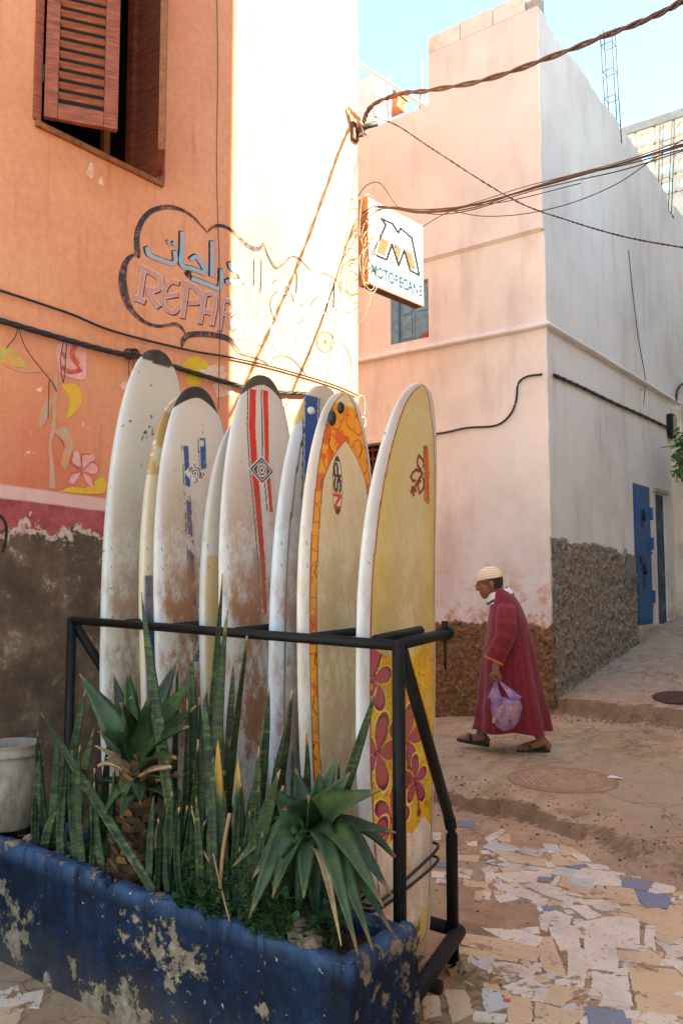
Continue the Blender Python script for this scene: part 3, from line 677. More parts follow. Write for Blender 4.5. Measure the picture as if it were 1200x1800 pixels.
class Board:
    def __init__(s, name, label, nose_px, left_px, Yl, W, L, th, lean, tilt, painter, mat, step=0.006, rocker=0.05, tailw=0.66, zt=0.15):
        """left_px: pixel of the left silhouette at rail height; nose sits on the ray of nose_px; lean = degrees towards +X"""
        s.W, s.L, s.th, s.rocker, s.tailw = W, L, th, rocker, tailw
        pl = onY(*left_px, Yl)                                   # a point on the left rail
        s.o = None
        h = pl.z - zt
        for _ in range(12):                                      # lean and length follow from where the nose is seen
            base = Vector((pl.x + th * 0.12 - math.tan(R(lean)) * h, Yl + W / 2 - math.tan(R(tilt)) * h, zt))
            s.Mx = Matrix.Translation(base) @ Matrix.Rotation(R(lean), 4, 'Y') @ Matrix.Rotation(-R(tilt), 4, 'X')
            q = proj(s.Mx @ Vector((rocker, 0, L))); lean -= (q[0] - nose_px[0]) * 0.05; L += (q[1] - nose_px[1]) * 0.0021
        s.L = L
        s.inv = s.Mx.inverted()
        n = int(L / step); m = int(W / step)
        S = np.linspace(0, 1, n + 1); 
        U = np.linspace(-1, 1, m + 1)
        # deck and bottom as two sheets sharing the rim: parameter round the section
        ang = np.concatenate([np.linspace(-1, 1, m + 1), np.linspace(1, -1, 15)[1:-1]])
        V = np.zeros(((n + 1), len(ang), 3)); 
        hw = np.array([s.half(t) for t in S]); rk_ = np.array([s.rock(t) for t in S]); tk = np.array([s.thick(t) for t in S])
        for k, a in enumerate(ang):
            deck = k <= m
            y = np.sign(a) * (1 - (1 - abs(a)) ** 1.0) if not deck else a
            e = (1 - min(1, abs(a)) ** (5.0 if deck else 3.2)) ** (0.5)
            xx = tk * (0.5 * e if deck else -0.5 * e)
            V[:, k, 0] = xx + rk_; V[:, k, 1] = hw * y; V[:, k, 2] = S * L
        q = len(ang); idx = np.arange((n + 1) * q).reshape(n + 1, q)
        a = idx[:-1]; b = idx[1:]
        F = np.stack([a, np.roll(a, -1, 1), np.roll(b, -1, 1), b], -1).reshape(-1, 4)
        me = bpy.data.meshes.new(name); me.from_pydata(V.reshape(-1, 3).tolist(), [], F.tolist() + [tuple(idx[0]), tuple(idx[-1][::-1])]); me.update()
        me.polygons.foreach_set('use_smooth', [True] * len(me.polygons)); me.materials.append(mat)
        P = V.reshape(-1, 3); dk = np.tile(np.arange(q) <= m, n + 1)
        hwp = np.repeat(hw, q)
        rgb = painter(s, P[:, 1], P[:, 2], dk, hwp)
        at = me.color_attributes.new('paint', 'FLOAT_COLOR', 'POINT')
        buf = np.ones((len(P), 4), np.float32); buf[:, :3] = rgb; at.data.foreach_set('color', buf.ravel())
        s.o = bpy.data.objects.new(name, me); link(s.o); s.o.matrix_world = s.Mx
        tag(s.o, label, 'surfboard', 'surfboards standing in the rack')
        np_ = proj(s.Mx @ Vector((s.rock(1), 0, L))); print(label[:36], round(lean, 2), round(L, 2), 'nose at', [round(c) for c in np_], 'want', nose_px, 'base', [round(c, 2) for c in base])
    def half(s, t):
        d = (1 - t) * s.L; W2 = s.W / 2
        if t > 0.5:
            n = max(0, 1 - d / (0.5 * s.L)); return max(0.004, W2 * (1 - n ** 2.35) ** 0.41)
        u = (0.5 - t) / 0.5; w = W2 * (1 - (1 - s.tailw) * u ** 2.2)
        r = t * s.L / 0.055
        return w * (max(0.02, 1 - (1 - min(1, r)) ** 2.2) ** 0.5 if r < 1 else 1)
    def rock(s, t): return s.rocker * max(0, (t - 0.55) / 0.45) ** 2.2 + 0.35 * s.rocker * max(0, (0.35 - t) / 0.35) ** 2
    def thick(s, t): return s.th * max(0.12, (1 - abs(2 * t - 0.95) ** 3.4)) ** 0.75 if 0 < t < 1 else s.th * 0.12
    def px(s, x, y):
        """pixel -> board coordinates (y across, z along) on the deck"""
        o = s.inv @ CAM; d = s.inv.to_3x3() @ ray(x, y); xk = s.th * 0.5
        for _ in range(3):
            k = (xk - o.x) / d.x; p = o + d * k; xk = s.th * 0.5 + s.rock(min(1, max(0, p.z / s.L)))
        return (p.y, p.z)
    def pxs(s, pts): return [s.px(*p) for p in pts]
def lin(*c): return np.array(srgb(*c)[:3])
def base_paint(n, c): return np.tile(lin(*c), (n, 1))
def put(rgb, mask, c): rgb[mask] = lin(*c) if not isinstance(c, np.ndarray) else c
def nz(y, z, s, seed=0): return np.array([mnoise.fractal(Vector((a * s, b * s, seed)), 0.7, 2.2, 4) for a, b in zip(y, z)])
WHITE = (210, 206, 198)
def vnoise(y, z, s, seed=0):
    """cheap value noise, vectorised"""
    out = np.zeros(y.shape); amp = 1.0; tot = 0
    for o in range(4):
        a, b = y * s * 2 ** o + seed * 7.3, z * s * 2 ** o + seed * 3.1; i, j = np.floor(a), np.floor(b); u, v = a - i, b - j; u = u * u * (3 - 2 * u); v = v * v * (3 - 2 * v)
        h = lambda p, q: np.modf(np.abs(np.sin(p * 127.1 + q * 311.7 + seed * 17.0) * 43758.5453))[0]
        out += amp * ((h(i, j) * (1 - u) + h(i + 1, j) * u) * (1 - v) + (h(i, j + 1) * (1 - u) + h(i + 1, j + 1) * u) * v); tot += amp; amp *= 0.55
    return out / tot
def p_nose(black, c=(214, 208, 198), rail=(206, 208, 214), arch=0.06, depth=0.09):
    """plain board with a dark nose guard whose lower edge arches"""
    def f(s, y, z, dk, hw):
        rgb = base_paint(len(y), c); put(rgb, ~dk | (np.abs(y) > hw - 0.03), rail)
        d = s.L - z; put(rgb, (d < depth + arch * (1 - (y / 0.2) ** 2) * -1 + arch) & (d < depth + arch), black)
        return rgb
    return f
def emblem(s, rgb, y, z, cy, cz, w, h, worn=0.0):
    """diamond emblem with an eye ring"""
    dy, dz = np.abs(y - cy) / w, np.abs(z - cz) / h; k = dy + dz; ok = vnoise(y, z, 60, 5) > worn
    put(rgb, k < 1.12, (222, 218, 210)); put(rgb, (k < 1.0) & (k > 0.82) & ok, (36, 38, 42)); put(rgb, (k < 0.74) & ok, (40, 42, 46))
    r = np.hypot(y - cy, (z - cz)); put(rgb, r < h * 0.52, (222, 218, 210)); put(rgb, (r < h * 0.40) & (r > h * 0.27) & ok, (40, 42, 46)); put(rgb, (r < h * 0.14), (40, 42, 46))
def p_b1(s, y, z, dk, hw):
    rgb = base_paint(len(y), (196, 192, 180)); put(rgb, ~dk | (np.abs(y) > hw - 0.03), (192, 194, 194))
    d = s.L - z; put(rgb, d < 0.075 - 0.9 * (y - 0.02) ** 2 / 0.05 * 0.05, (34, 38, 40))
    put(rgb, (vnoise(y, z, 22, 3) > 0.80) & (z > 1.2), (54, 48, 44)); return rgb
def p_b2a(s, y, z, dk, hw):
    rgb = base_paint(len(y), (22, 58, 100)); put(rgb, z > 1.42, (186, 172, 146)); put(rgb, ~dk | (np.abs(y) > hw - 0.012), (196, 186, 166)); put(rgb, (z > s.L - 0.4) & (vnoise(y, z, 8, 1) > 0.45), (168, 136, 88)); return rgb
def p_b2b(s, y, z, dk, hw):
    rgb = base_paint(len(y), (206, 196, 182)); put(rgb, ~dk | (np.abs(y) > hw - 0.035), (198, 196, 198))
    a, b, e = s.px(331, 790), s.px(358, 780), s.px(346, 832)
    for (yy, wd, z0, z1, sl) in ((a[0], 0.03, 1.02, a[1] + 0.02, 0.035), (b[0] + 0.012, 0.036, e[1], b[1] + 0.03, 0.0)):
        yc = yy + sl * (a[1] - z) ; m_ = (np.abs(y - yc) < wd / 2) & (z > z0) & (z < z1) & dk
        put(rgb, m_ & (vnoise(y, z, 22, 2) < 0.60), (34, 82, 140)); put(rgb, (np.abs(y - yc + wd * 0.8) < 0.003) & (z > z0) & (z < z1) & dk & (vnoise(y, z, 40, 2) < .62), (40, 40, 46))
    emblem(s, rgb, y, z, e[0], e[1], 0.062, 0.05, 0.42)
    d = s.L - z; put(rgb, d < 0.055 + 0.11 * (np.abs(y) / 0.2) ** 1.6, (38, 42, 42)); put(rgb, d > 0.14, rgb[d > 0.14]); return rgb
def p_b3a(s, y, z, dk, hw):
    rgb = base_paint(len(y), (166, 146, 110)); put(rgb, z > 1.5, (176, 172, 166)); put(rgb, ~dk | (np.abs(y) > hw - 0.012), (178, 176, 176)); return rgb
def p_b3b(s, y, z, dk, hw):
    rgb = base_paint(len(y), (208, 200, 190)); put(rgb, ~dk | (np.abs(y) > hw - 0.035), (200, 198, 200))
    e = s.px(463, 826); Ls = s.pxs([(455, 682), (449, 750), (450, 820), (456, 900), (463, 1000), (466, 1080)]); Rs = s.pxs([(477, 684), (474, 750), (472, 810), (476, 870), (478, 900)])
    for pts, wd, lim in ((Ls, 0.040, 0.66), (Rs, 0.036, 0.75)):
        zs = [p[1] for p in pts][::-1]; ys = [p[0] for p in pts][::-1]; yc = np.interp(z, zs, ys); inb = (z > zs[0]) & (z < zs[-1]) & dk
        worn = vnoise(y, z, 20, 4) - 0.25 * np.clip((1.35 - z), 0, 1)
        wd_ = wd * np.clip(0.55 + 0.45 * (z - zs[0]) / 0.6, 0.5, 1)
        put(rgb, inb & (np.abs(y - yc) < wd_ / 2) & (vnoise(y, z, 20, 4) < 0.80 - 0.30 * np.clip(1.45 - z, 0, 1)), (204, 42, 34))
        put(rgb, inb & (np.abs(y - yc + wd * 0.75) < 0.0032), (44, 40, 42))
    emblem(s, rgb, y, z, e[0], e[1], 0.075, 0.058, 0.2)
    d = s.L - z; put(rgb, d < 0.045 + 0.12 * (np.abs(y) / 0.2) ** 1.7, (70, 66, 66)); return rgb
def p_b4(s, y, z, dk, hw):
    rgb = base_paint(len(y), (184, 184, 182)); put(rgb, ~dk | (np.abs(y) > hw - 0.05), (190, 200, 212))
    d = s.L - z
    put(rgb, dk & (np.abs(np.abs(y) - (hw - 0.055)) < 0.0035) & (d > 0.2), (48, 48, 50))
    yc = s.px(550, 760)[0] + 0.015; put(rgb, dk & (np.abs(y - yc) < 0.040) & (d > 0.05) & (vnoise(y, z, 12, 8) < 0.74), (28, 78, 146)); put(rgb, dk & (np.abs(np.abs(y - yc) - 0.050) < 0.004) & (d > 0.05), (60, 62, 66))
    put(rgb, dk & pip(y + 0.03 * (vnoise(y, z, 18, 6) - .5), z + 0.03 * (vnoise(y, z, 16, 2) - .5), s.pxs([(495, 775), (505, 735), (522, 700), (546, 688), (549, 705), (544, 735), (530, 742), (512, 748)])), (196, 168, 104)); put(rgb, (d < 0.06), (200, 194, 182)); return rgb
def p_b5(s, y, z, dk, hw):
    rgb = base_paint(len(y), (222, 206, 168)); d = s.L - z; edge = hw - np.abs(y)
    put(rgb, ~dk | (edge < 0.040), (212, 206, 200))
    inner = np.clip((d - 0.20), 0, 9); iw = np.where(d > 0.20, np.minimum(hw - 0.040 - 0.034, 0.215 * (1 - np.exp(-inner * 6.5))), -1)
    band = dk & (edge > 0.040) & (np.abs(y) > iw) & (d > 0.055)
    fl = vnoise(y, z, 7, 4); put(rgb, band, (242, 160, 30)); put(rgb, band & (fl > 0.64), (222, 96, 34))
    # petals: arcs of darker orange
    for k, cz in enumerate(np.arange(0.2, s.L - 0.05, 0.17)):
        for sg in (-1, 1):
            cy = sg * (np.interp(cz, [0, s.L * .6, s.L], [0.19, 0.2, 0.06]) + 0.012 * math.sin(k * 2.3)); a = np.arctan2(z - cz, y - cy); r = np.hypot(y - cy, z - cz)
            put(rgb, band & (np.abs(r - 0.075 * (0.75 + 0.25 * np.abs(np.sin(2.5 * a + k)))) < 0.0035), (206, 82, 30))
            put(rgb, band & (r < 0.07) & (np.abs(np.sin(2.5 * a + k)) < 0.10), (214, 96, 30)); put(rgb, band & (segd(y, z, [(cy, cz), (cy + 0.02 * sg, cz + 0.03), (cy + 0.012 * sg, cz + 0.06)]) < 0.003), (60, 30, 26))
    put(rgb, dk & (np.abs(edge - 0.040) < 0.003), (120, 60, 50)); put(rgb, dk & (d > 0.20) & (np.abs(np.abs(y) - iw) < 0.003), (140, 80, 56))
    # lettering in an ellipse, reading upwards
    c0, c1 = s.px(597, 800), s.px(596, 905); cz = (c0[1] + c1[1]) / 2; cy = (c0[0] + c1[0]) / 2; hh = (c0[1] - c1[1]) / 2; ww = 0.034
    k = np.hypot((y - cy) / ww, (z - cz) / hh); put(rgb, dk & (k < 1), (226, 212, 178)); put(rgb, dk & (k < 1) & (k > 0.90) , (44, 48, 56)); put(rgb, dk & (k < 1) & (np.abs(z - cz) > hh * 0.80), (44, 48, 56))
    G_ = {'N': [[(0, 0), (0, 1), (1, 0), (1, 1)]], 'S': [[(1, .85), (.75, 1), (.25, 1), (0, .85), (0, .62), (.3, .52), (.7, .48), (1, .38), (1, .15), (.75, 0), (.25, 0), (0, .15)]], 'P': [[(0, 0), (0, 1), (.75, 1), (1, .85), (1, .6), (.75, .45), (0, .45)]]}
    for ch, zc, c in (('N', -0.52, (214, 44, 38)), ('S', 0.0, (44, 48, 56)), ('P', 0.50, (44, 48, 56))):
        hl, wl = hh * 0.40, 0.040                                      # letter width runs along the board, height across it
        for st in G_[ch]:
            pts = [(cy + 0.020 - wl * v, cz + zc * hh * 1.05 - hl / 2 + hl * u) for u, v in st]; put(rgb, dk & (segd(y, z, pts) < 0.0068), c)
    put(rgb, dk & (np.abs(y - cy - 0.0245) < 0.0018) & (np.abs(z - cz) < hh * .62) & (np.sin(z * 900) > -0.3), (70, 70, 76)); return rgb
HIB = [(0.0, 1.0), (0.95, 0.62), (0.62, -0.75), (-0.62, -0.75), (-0.95, 0.55)]
def hibiscus(y, z, cy, cz, r, rot, flip=1):
    """-> masks of outline, petal, stamen of a five-petalled flower"""
    a0 = np.arctan2((y - cy) * flip, z - cz) - rot; rr = np.hypot(y - cy, z - cz) / r; a = np.mod(a0, 2 * np.pi)
    k = np.floor(a / (2 * np.pi / 5) + 0.5); da = a - k * 2 * np.pi / 5; ln = np.array([1.0, 0.86, 0.95, 0.95, 0.86])[np.mod(k, 5).astype(int)]
    lim = ln * (1 - (np.abs(da) / 0.62) ** 2.0 * 0.75); hwid = np.abs(da) * rr
    out = (rr < lim) & (np.abs(da) < 0.56); inn = (rr < lim * 0.86) & (np.abs(da) < 0.46) & (rr > 0.10)
    t0 = rot + 0.35; st = [(cy, cz), (cy + flip * r * 0.62 * math.sin(t0), cz + r * 0.62 * math.cos(t0)), (cy + flip * r * 1.2 * math.sin(t0 + .1), cz + r * 1.2 * math.cos(t0 + .1))]
    sd = segd(y, z, st); sm = (sd < 0.006) & (rr > .1); tip = np.hypot(y - st[2][0], z - st[2][1]) < 0.016
    halo = (rr < lim + 0.07) & (np.abs(da) < 0.62)
    return halo, out, inn, sm | tip
def p_b6(s, y, z, dk, hw):
    rgb = base_paint(len(y), (206, 202, 166)); d = s.L - z; edge = hw - np.abs(y)
    yel = np.clip(np.abs(y - 0.01) / 0.22, 0, 1) ** 1.7 * 0.55 + 0.25 * vnoise(y, z, 3, 1) + 0.40 * np.clip((0.95 - z) / 0.5, 0, 1) + 0.18 * np.clip((z - 1.5), 0, 1)
    rgb = rgb * (1 - yel[:, None]) + lin(208, 182, 74)[None] * yel[:, None]
    zb = s.px(690, 1140)[1]                                            # the printed part begins here
    pr = dk & (z < zb + 0.03 * np.sin(y * 16)) & (edge > 0.045)
    n1 = vnoise(y, z, 7, 9); put(rgb, pr, (226, 196, 40)); put(rgb, pr & (n1 > 0.55), (222, 172, 34)); put(rgb, pr & (n1 < 0.38), (220, 210, 140)); put(rgb, pr & (np.abs(n1 - 0.5) < 0.018), (208, 146, 30))
    up = dk & (z > zb - 0.1) & (y > 0.06); rgb[up & ~pr] = rgb[up & ~pr]
    for (px_, py_, r_, rot, fl) in ((657, 1195, 0.135, 0.15, 1), (665, 1325, 0.15, 0.3, 1), (715, 1300, 0.14, 2.7, 1), (730, 1372, 0.105, 2.5, 1), (690, 1440, 0.14, 0.3, 1), (655, 1490, 0.13, 0.9, 1), (742, 1500, 0.07, 0.4, 1), (665, 1590, 0.09, 0.4, 1)):
        cy, cz = s.px(px_, py_); ha, ou, inn, sm = hibiscus(y, z, cy, cz, r_, rot, fl)
        put(rgb, pr & ha & ~ou, (246, 226, 130)); put(rgb, pr & ou, (108, 16, 56)); put(rgb, pr & inn, (176, 70, 100)); put(rgb, pr & sm, (128, 30, 48))
    # deck pad near the tail: white with a grid of dots, torn edges
    cz = s.px(720, 1540)[1]; pad = dk & (edge > 0.03) & (np.abs(z - cz + 0.02 * np.sin(y * 40)) < 0.155 + 0.02 * vnoise(y, z, 25, 3)) & ~((np.abs(y + 0.03) < 0.035) & (z > cz + 0.02)) 
    put(rgb, pad, (232, 228, 220)); u = (y + z) * 62; v = (y - z) * 62; put(rgb, pad & (np.hypot(u - np.round(u), v - np.round(v)) < 0.22), (164, 154, 142))
    put(rgb, dk & (np.abs(z - cz + 0.22) < 0.05) & (np.abs(y - 0.02) < 0.07) & (vnoise(y, z, 30, 4) > 0.5), (96, 74, 56))
    put(rgb, ~dk | (edge < 0.042), (204, 206, 212)); put(rgb, dk & (np.abs(edge - 0.045) < 0.0035), (150, 40, 44))
    # line-drawn flower and a column of outlined letters beside it, near the right edge
    q = lambda pts: [s.px(690 + a / 12, 760 + b / 12) for a, b in pts]
    for st, wd in (([(700, 720), (720, 640), (690, 560), (617, 475), (580, 600), (585, 700), (640, 770), (660, 810)], .006), ([(655, 835), (600, 800), (540, 785), (470, 850), (425, 935), (470, 1020), (520, 1015)], .006), ([(680, 870), (620, 960), (480, 1190)], .007), ([(690, 960), (705, 1100), (680, 1190), (600, 1290), (565, 1120), (590, 1050), (630, 1020)], .006)):
        put(rgb, dk & (segd(y, z, q(st)) < wd), (122, 22, 40))
    for a, b in ((450, 1165), (515, 1225), (470, 1305), (430, 1250), (470, 1225)): cy, cz = s.px(690 + a / 12, 760 + b / 12); put(rgb, dk & (np.hypot(y - cy, z - cz) < 0.0085), (122, 22, 40))
    fr = q([(735, 300), (805, 285), (815, 430), (812, 700), (825, 860), (800, 1000), (805, 1200), (790, 1480), (770, 1495), (700, 1400), (715, 1200), (725, 1000), (725, 800), (725, 600), (730, 400), (735, 300)])
    put(rgb, dk & pip(y, z, fr), (226, 150, 60)); put(rgb, dk & (segd(y, z, fr) < 0.004), (168, 78, 32))
    for b in range(330, 1420, 112):
        put(rgb, dk & (segd(y, z, q([(735, b + 70), (808, b + 66)])) < 0.003), (168, 78, 32)); cy, cz = s.px(690 + 768 / 12, 760 + (b + 12) / 12); put(rgb, dk & (np.hypot(y - cy, z - cz) < 0.007), (140, 52, 28))
    return rgb
rust = srgb(150, 104, 70)
BM = {k: board_mat('board_' + k, None, d, lo, stain=st) for k, d, lo, st in (('white', rust, 0.75, None), ('tan', srgb(158, 106, 68), 0.95, None), ('cream', srgb(170, 130, 84), 0.5, srgb(196, 170, 110)), ('yellow', srgb(150, 120, 60), 0.35, srgb(196, 160, 70)))}
B = {}
B[1] = Board('surfboard', 'long greyish white surfboard with a small black nose tip, tallest in the rack', (278, 615), (175, 1060), 2.40, 0.535, 2.56, 0.085, 0.5, 0.3, p_b1, BM['white'], 0.009)
B[2] = Board('surfboard', 'cream railed surfboard with a dark blue deck, squeezed behind the blue striped one', (326, 697), (241, 1060), 2.41, 0.535, 2.32, 0.085, -0.5, -1.0, p_b2a, BM['cream'], 0.010)
B[3] = Board('surfboard', 'grubby white surfboard with worn blue stripes and a black nose arc', (347, 680), (267, 1060), 2.42, 0.535, 2.36, 0.085, -1.5, -1.2, p_b2b, BM['tan'], 0.0038)
B[4] = Board('surfboard', 'grey railed surfboard with a yellowed deck, squeezed behind the red striped one', (432, 738), (346, 1060), 2.41, 0.535, 2.1, 0.085, 0.5, -0.5, p_b3a, BM['cream'], 0.010)
B[5] = Board('surfboard', 'white surfboard with two red stripes, a diamond emblem and dark nose arc', (462, 660), (381, 1060), 2.42, 0.535, 2.38, 0.085, -0.5, -1.2, p_b3b, BM['tan'], 0.0038)
B[6] = Board('surfboard', 'pale grey surfboard with blue stripe, black pinlines and a yellowed nose patch', (570, 678), (470, 1060), 2.42, 0.535, 2.30, 0.085, 0.0, 0.5, p_b4, BM['white'], 0.007)
B[7] = Board('surfboard', 'cream surfboard with orange flower border and an oval letter logo', (605, 690), (517, 1060), 2.42, 0.535, 2.24, 0.085, 0.5, -0.6, p_b5, BM['cream'], 0.0036)
B[8] = Board('surfboard', 'yellowed surfboard with pink hibiscus print and a dotted tail pad', (740, 675), (622, 1060), 2.43, 0.535, 2.22, 0.085, 2.0, 0.8, p_b6, BM['yellow'], 0.0036, 0.11)
# fittings on the boards
def onboard(b, x, y, off=0.0): yy, zz = b.px(x, y); return b, Vector((b.th * 0.5 + b.rock(min(1, zz / b.L)) + off, yy, zz))
def fit(bm, nm, b, mat):
    o = bmobj(nm, bm, mat, b.o, True); return o
def pebble(c, r, sc, bm=None):
    bm = bm or bmesh.new(); bmesh.ops.create_uvsphere(bm, u_segments=14, v_segments=9, radius=1.0)
    for v in bm.verts: v.co = Vector((v.co.x * sc[0] * r, v.co.y * sc[1] * r, v.co.z * sc[2] * r)) + Vector(c)
    return bm
M['rubber'] = simple('black_rubber', srgb(28, 30, 32), 0.45, 0.3, 30)
M['plastic'] = simple('grey_plug', srgb(196, 196, 196), 0.4, 0.15, 30)
for (x, y, r) in ((582, 735, 0.028), (597, 717, 0.022)):
    b, p = onboard(B[7], x, y, 0.004); fit(pebble(p, r, (0.55, 0.7, 1.15)), 'nose_bumper', b, M['rubber'])
    fit(pebble(p + Vector((0.012, 0, 0)), r * 0.6, (0.5, 0.35, 1.2)), 'bumper_slot', b, M['plastic'] if False else M['blacksteel'])
b, p = onboard(B[6], 546, 722, 0.003); fit(pebble(p, 0.02, (0.5, 1.1, 0.8)), 'leash_plug', b, M['plastic'])
# bungee cord holding the yellow board
b = B[8]
def bandloop(z, sl, r=0.006):
    hw = b.half(z / b.L) + 0.012; t2 = b.th * 0.5 + 0.012; pts = []
    for a in np.linspace(0, 2 * math.pi, 41):
        c, s_ = math.cos(a), math.sin(a); y_ = hw * math.copysign(abs(c) ** 0.5, c); pts.append(b.Mx @ Vector((t2 * math.copysign(abs(s_) ** 0.45, s_) + b.rock(z / b.L) * (1), y_, z + sl * y_)))
    return pts
cz_ = b.px(735, 1520)[1]
bc = tag(tubes('bungee_cord', [bandloop(cz_ - 0.015, 0.22), bandloop(cz_ - 0.05, 0.16)], 0.006, M['rubber'], None, 8), 'black elastic cord looped twice round the foot of the hibiscus board', 'cord')
# ================================================================== plants in the trough
def m_agave():
    g = G('agave_leaf'); v = g.obj(); x, y, z = g.xyz(v)
    n = g.noise(v, 9, 7, 0.7)
    c = g.ramp(n, [(0.3, srgb(9, 27, 10)), (0.5, srgb(26, 54, 19)), (0.7, srgb(56, 86, 33))])
    c = g.mix(g.m('MULTIPLY', g.step(g.noise(v, 3.5, 6, 0.65), 0.5, 0.7), 0.4), c, srgb(92, 108, 78))
    c = g.mix(g.step(g.noise(v, 28, 6, 0.75), 0.66, 0.70), c, srgb(186, 184, 160))
    al = g.n('Attribute', attribute_name='along').outputs['Fac']; c = g.mix(g.step(g.m('ADD', al, g.m('MULTIPLY', g.noise(v, 12, 5, .7), .16)), 1.0, 1.06), c, srgb(120, 92, 58))
    return g.out(c, 0.6, g.noise(g.map(v, (1, 1, 0.15)), 40, 4, 0.6), 0.003)
def m_sans():
    g = G('snake_plant_leaf'); v = g.obj()
    w = g.noise(g.map(v, (6.0, 6.0, 24)), 2.0, 7, 0.68, 1.2)
    c = g.ramp(w, [(0.34, srgb(11, 23, 9)), (0.48, srgb(28, 46, 18)), (0.60, srgb(68, 84, 40)), (0.76, srgb(126, 132, 82))])
    info = g.n('ObjectInfo').outputs['Random']
    c = g.mix(g.m('MULTIPLY', info, 0.75), c, g.ramp(w, [(0.40, srgb(9, 23, 9)), (0.62, srgb(44, 68, 26))]))
    c = g.mix(g.step(g.noise(v, 5, 6, 0.7), 0.62, 0.74), c, srgb(150, 146, 92))
    al = g.n('Attribute', attribute_name='along').outputs['Fac']; c = g.mix(g.step(g.m('ADD', al, g.m('MULTIPLY', g.noise(v, 12, 5, .7), .2)), 1.03, 1.08), c, srgb(150, 124, 76))
    return g.out(c, 0.65, w, 0.002)
M['agave'] = m_agave(); M['sans'] = m_sans()
M['dryleaf'] = simple('dry_leaf', srgb(176, 150, 112), 0.85, 0.35, 16, 0.004, dirt=srgb(104, 84, 62))
M['yellowtip'] = (lambda g: g.out(g.mix(g.step(g.m('ADD', g.xyz(g.obj())[2], g.m('MULTIPLY', g.noise(g.obj(), 14, 4, .6), .12)), .86, .94), srgb(40, 72, 44), srgb(176, 142, 70)), .6))(G('yellowing_leaf'))
M['stem'] = simple('dry_stem', srgb(150, 118, 84), 0.85, 0.3, 20)
def blade(name, P, wid, mat, parent, n=14, cup=0.35, teeth=0.0, face=None, th=0.006, base=0.55, tipp=1.25, tw=0.0):
    """leaf along a spline; width profile narrow foot - broad middle - pointed tip, V section; face = direction the upper side looks to"""
    P = spline(P, max(2, n // (len(P) - 1))); n = len(P) - 1; V = []; F = []
    face = Vector(face or (0, 0, 1)); L = sum((P[i + 1] - P[i]).length for i in range(n))
    for i, p in enumerate(P):
        t = (P[min(n, i + 1)] - P[max(0, i - 1)]).normalized(); s = i / n
        a = t.cross(face); a = a.normalized() if a.length > 1e-4 else Vector((1, 0, 0)); b = a.cross(t).normalized()
        if tw: q = Matrix.Rotation(tw * s, 3, t); a = q @ a; b = q @ b
        w = wid * (base + (1 - base) * min(1, s / 0.4)) * max(0.015, (1 - max(0, (s - 0.4) / 0.6) ** tipp)) if s > 0 else wid * base
        tz = teeth * wid * (1 if i % 2 else -0.4) * (1 - s); c = cup * w
        V += [p - a * (w + tz) + b * c, p - a * w * 0.5 + b * c * 0.3, p, p + a * w * 0.5 + b * c * 0.3, p + a * (w + tz) + b * c,
              p + a * w * 0.5 + b * (c * 0.3 - th), p - b * th * 1.6, p - a * w * 0.5 + b * (c * 0.3 - th)]
    for i in range(n):
        for k in range(8): F.append((i * 8 + k, i * 8 + (k + 1) % 8, (i + 1) * 8 + (k + 1) % 8, (i + 1) * 8 + k))
    F.append(tuple(range(8))[::-1]); F.append(tuple(n * 8 + k for k in range(8)))
    o = meshobj(name, V, F, mat, None, True); at_ = o.data.attributes.new('along', 'FLOAT', 'POINT'); at_.data.foreach_set('value', np.repeat(np.arange(n + 1) / n, 8).astype(np.float32))
    if parent is not None: part(o, parent)
    return o
PYM = (PYF + PYB) / 2
TC = (CAM - Vector((1.3, 2.1, 1.0))).normalized()          # towards the viewer's side of the trough
# ---- agave on a scaly trunk
ac = onY(246, 1300, PYM + 0.0)
ag = tag(empty('trunked_agave', (ac.x, PYM, SZ)), 'dark green agave growing on a scaly brown trunk', 'plant')
def scale_trunk():
    base = onY(226, 1545, PYM - 0.02); base.z = SZ; top = onY(243, 1370, PYM)
    V, F = tubemesh([base, base.lerp(top, .5), top + Vector((0, 0, .06))], [0.055, 0.062, 0.05], 14); core = meshobj('trunk', V, F, M['soil'], None, True); part(core, ag)
    H = (top - base).length; rnd = random.Random(4); mats = [simple('leaf_scale_a', srgb(120, 84, 52), 0.8, 0.45, 18, 0.004), simple('leaf_scale_b', srgb(80, 58, 40), 0.85, 0.4, 18, 0.004)]
    k = 0
    for r in range(17):
        for c in range(8):
            an = 2 * math.pi * (c + 0.5 * (r % 2)) / 8 + rnd.uniform(-.2, .2); f = (r + 0.5) / 13; rad = 0.056 + 0.012 * math.sin(f * 3.1)
            p = base.lerp(top, f) + Vector((math.cos(an), math.sin(an), 0)) * rad; o_ = Vector((math.cos(an), math.sin(an), 0)); s_ = Vector((-math.sin(an), math.cos(an), 0)); w = 0.026 * rnd.uniform(.8, 1.25); u = Vector((0, 0, 1))
            Vv = [p - s_ * w - u * .02, p + s_ * w - u * .02, p + s_ * w * .85 + u * .006 + o_ * .012, p - s_ * w * .85 + u * .006 + o_ * .012, p + u * .026 * rnd.uniform(.4, 1.2) + o_ * .026, p - o_ * .01 + u * .012]
            q = meshobj('leaf_scale', Vv, [(0, 1, 2, 3), (3, 2, 4), (0, 3, 4, 5), (1, 5, 4, 2), (0, 5, 1)], mats[k % 2 if r > 5 else (k % 3 > 1)], None); q.parent = core; k += 1
    core.matrix_parent_inverse = Matrix.Translation(ag.location).inverted()
    return top
tp = scale_trunk()
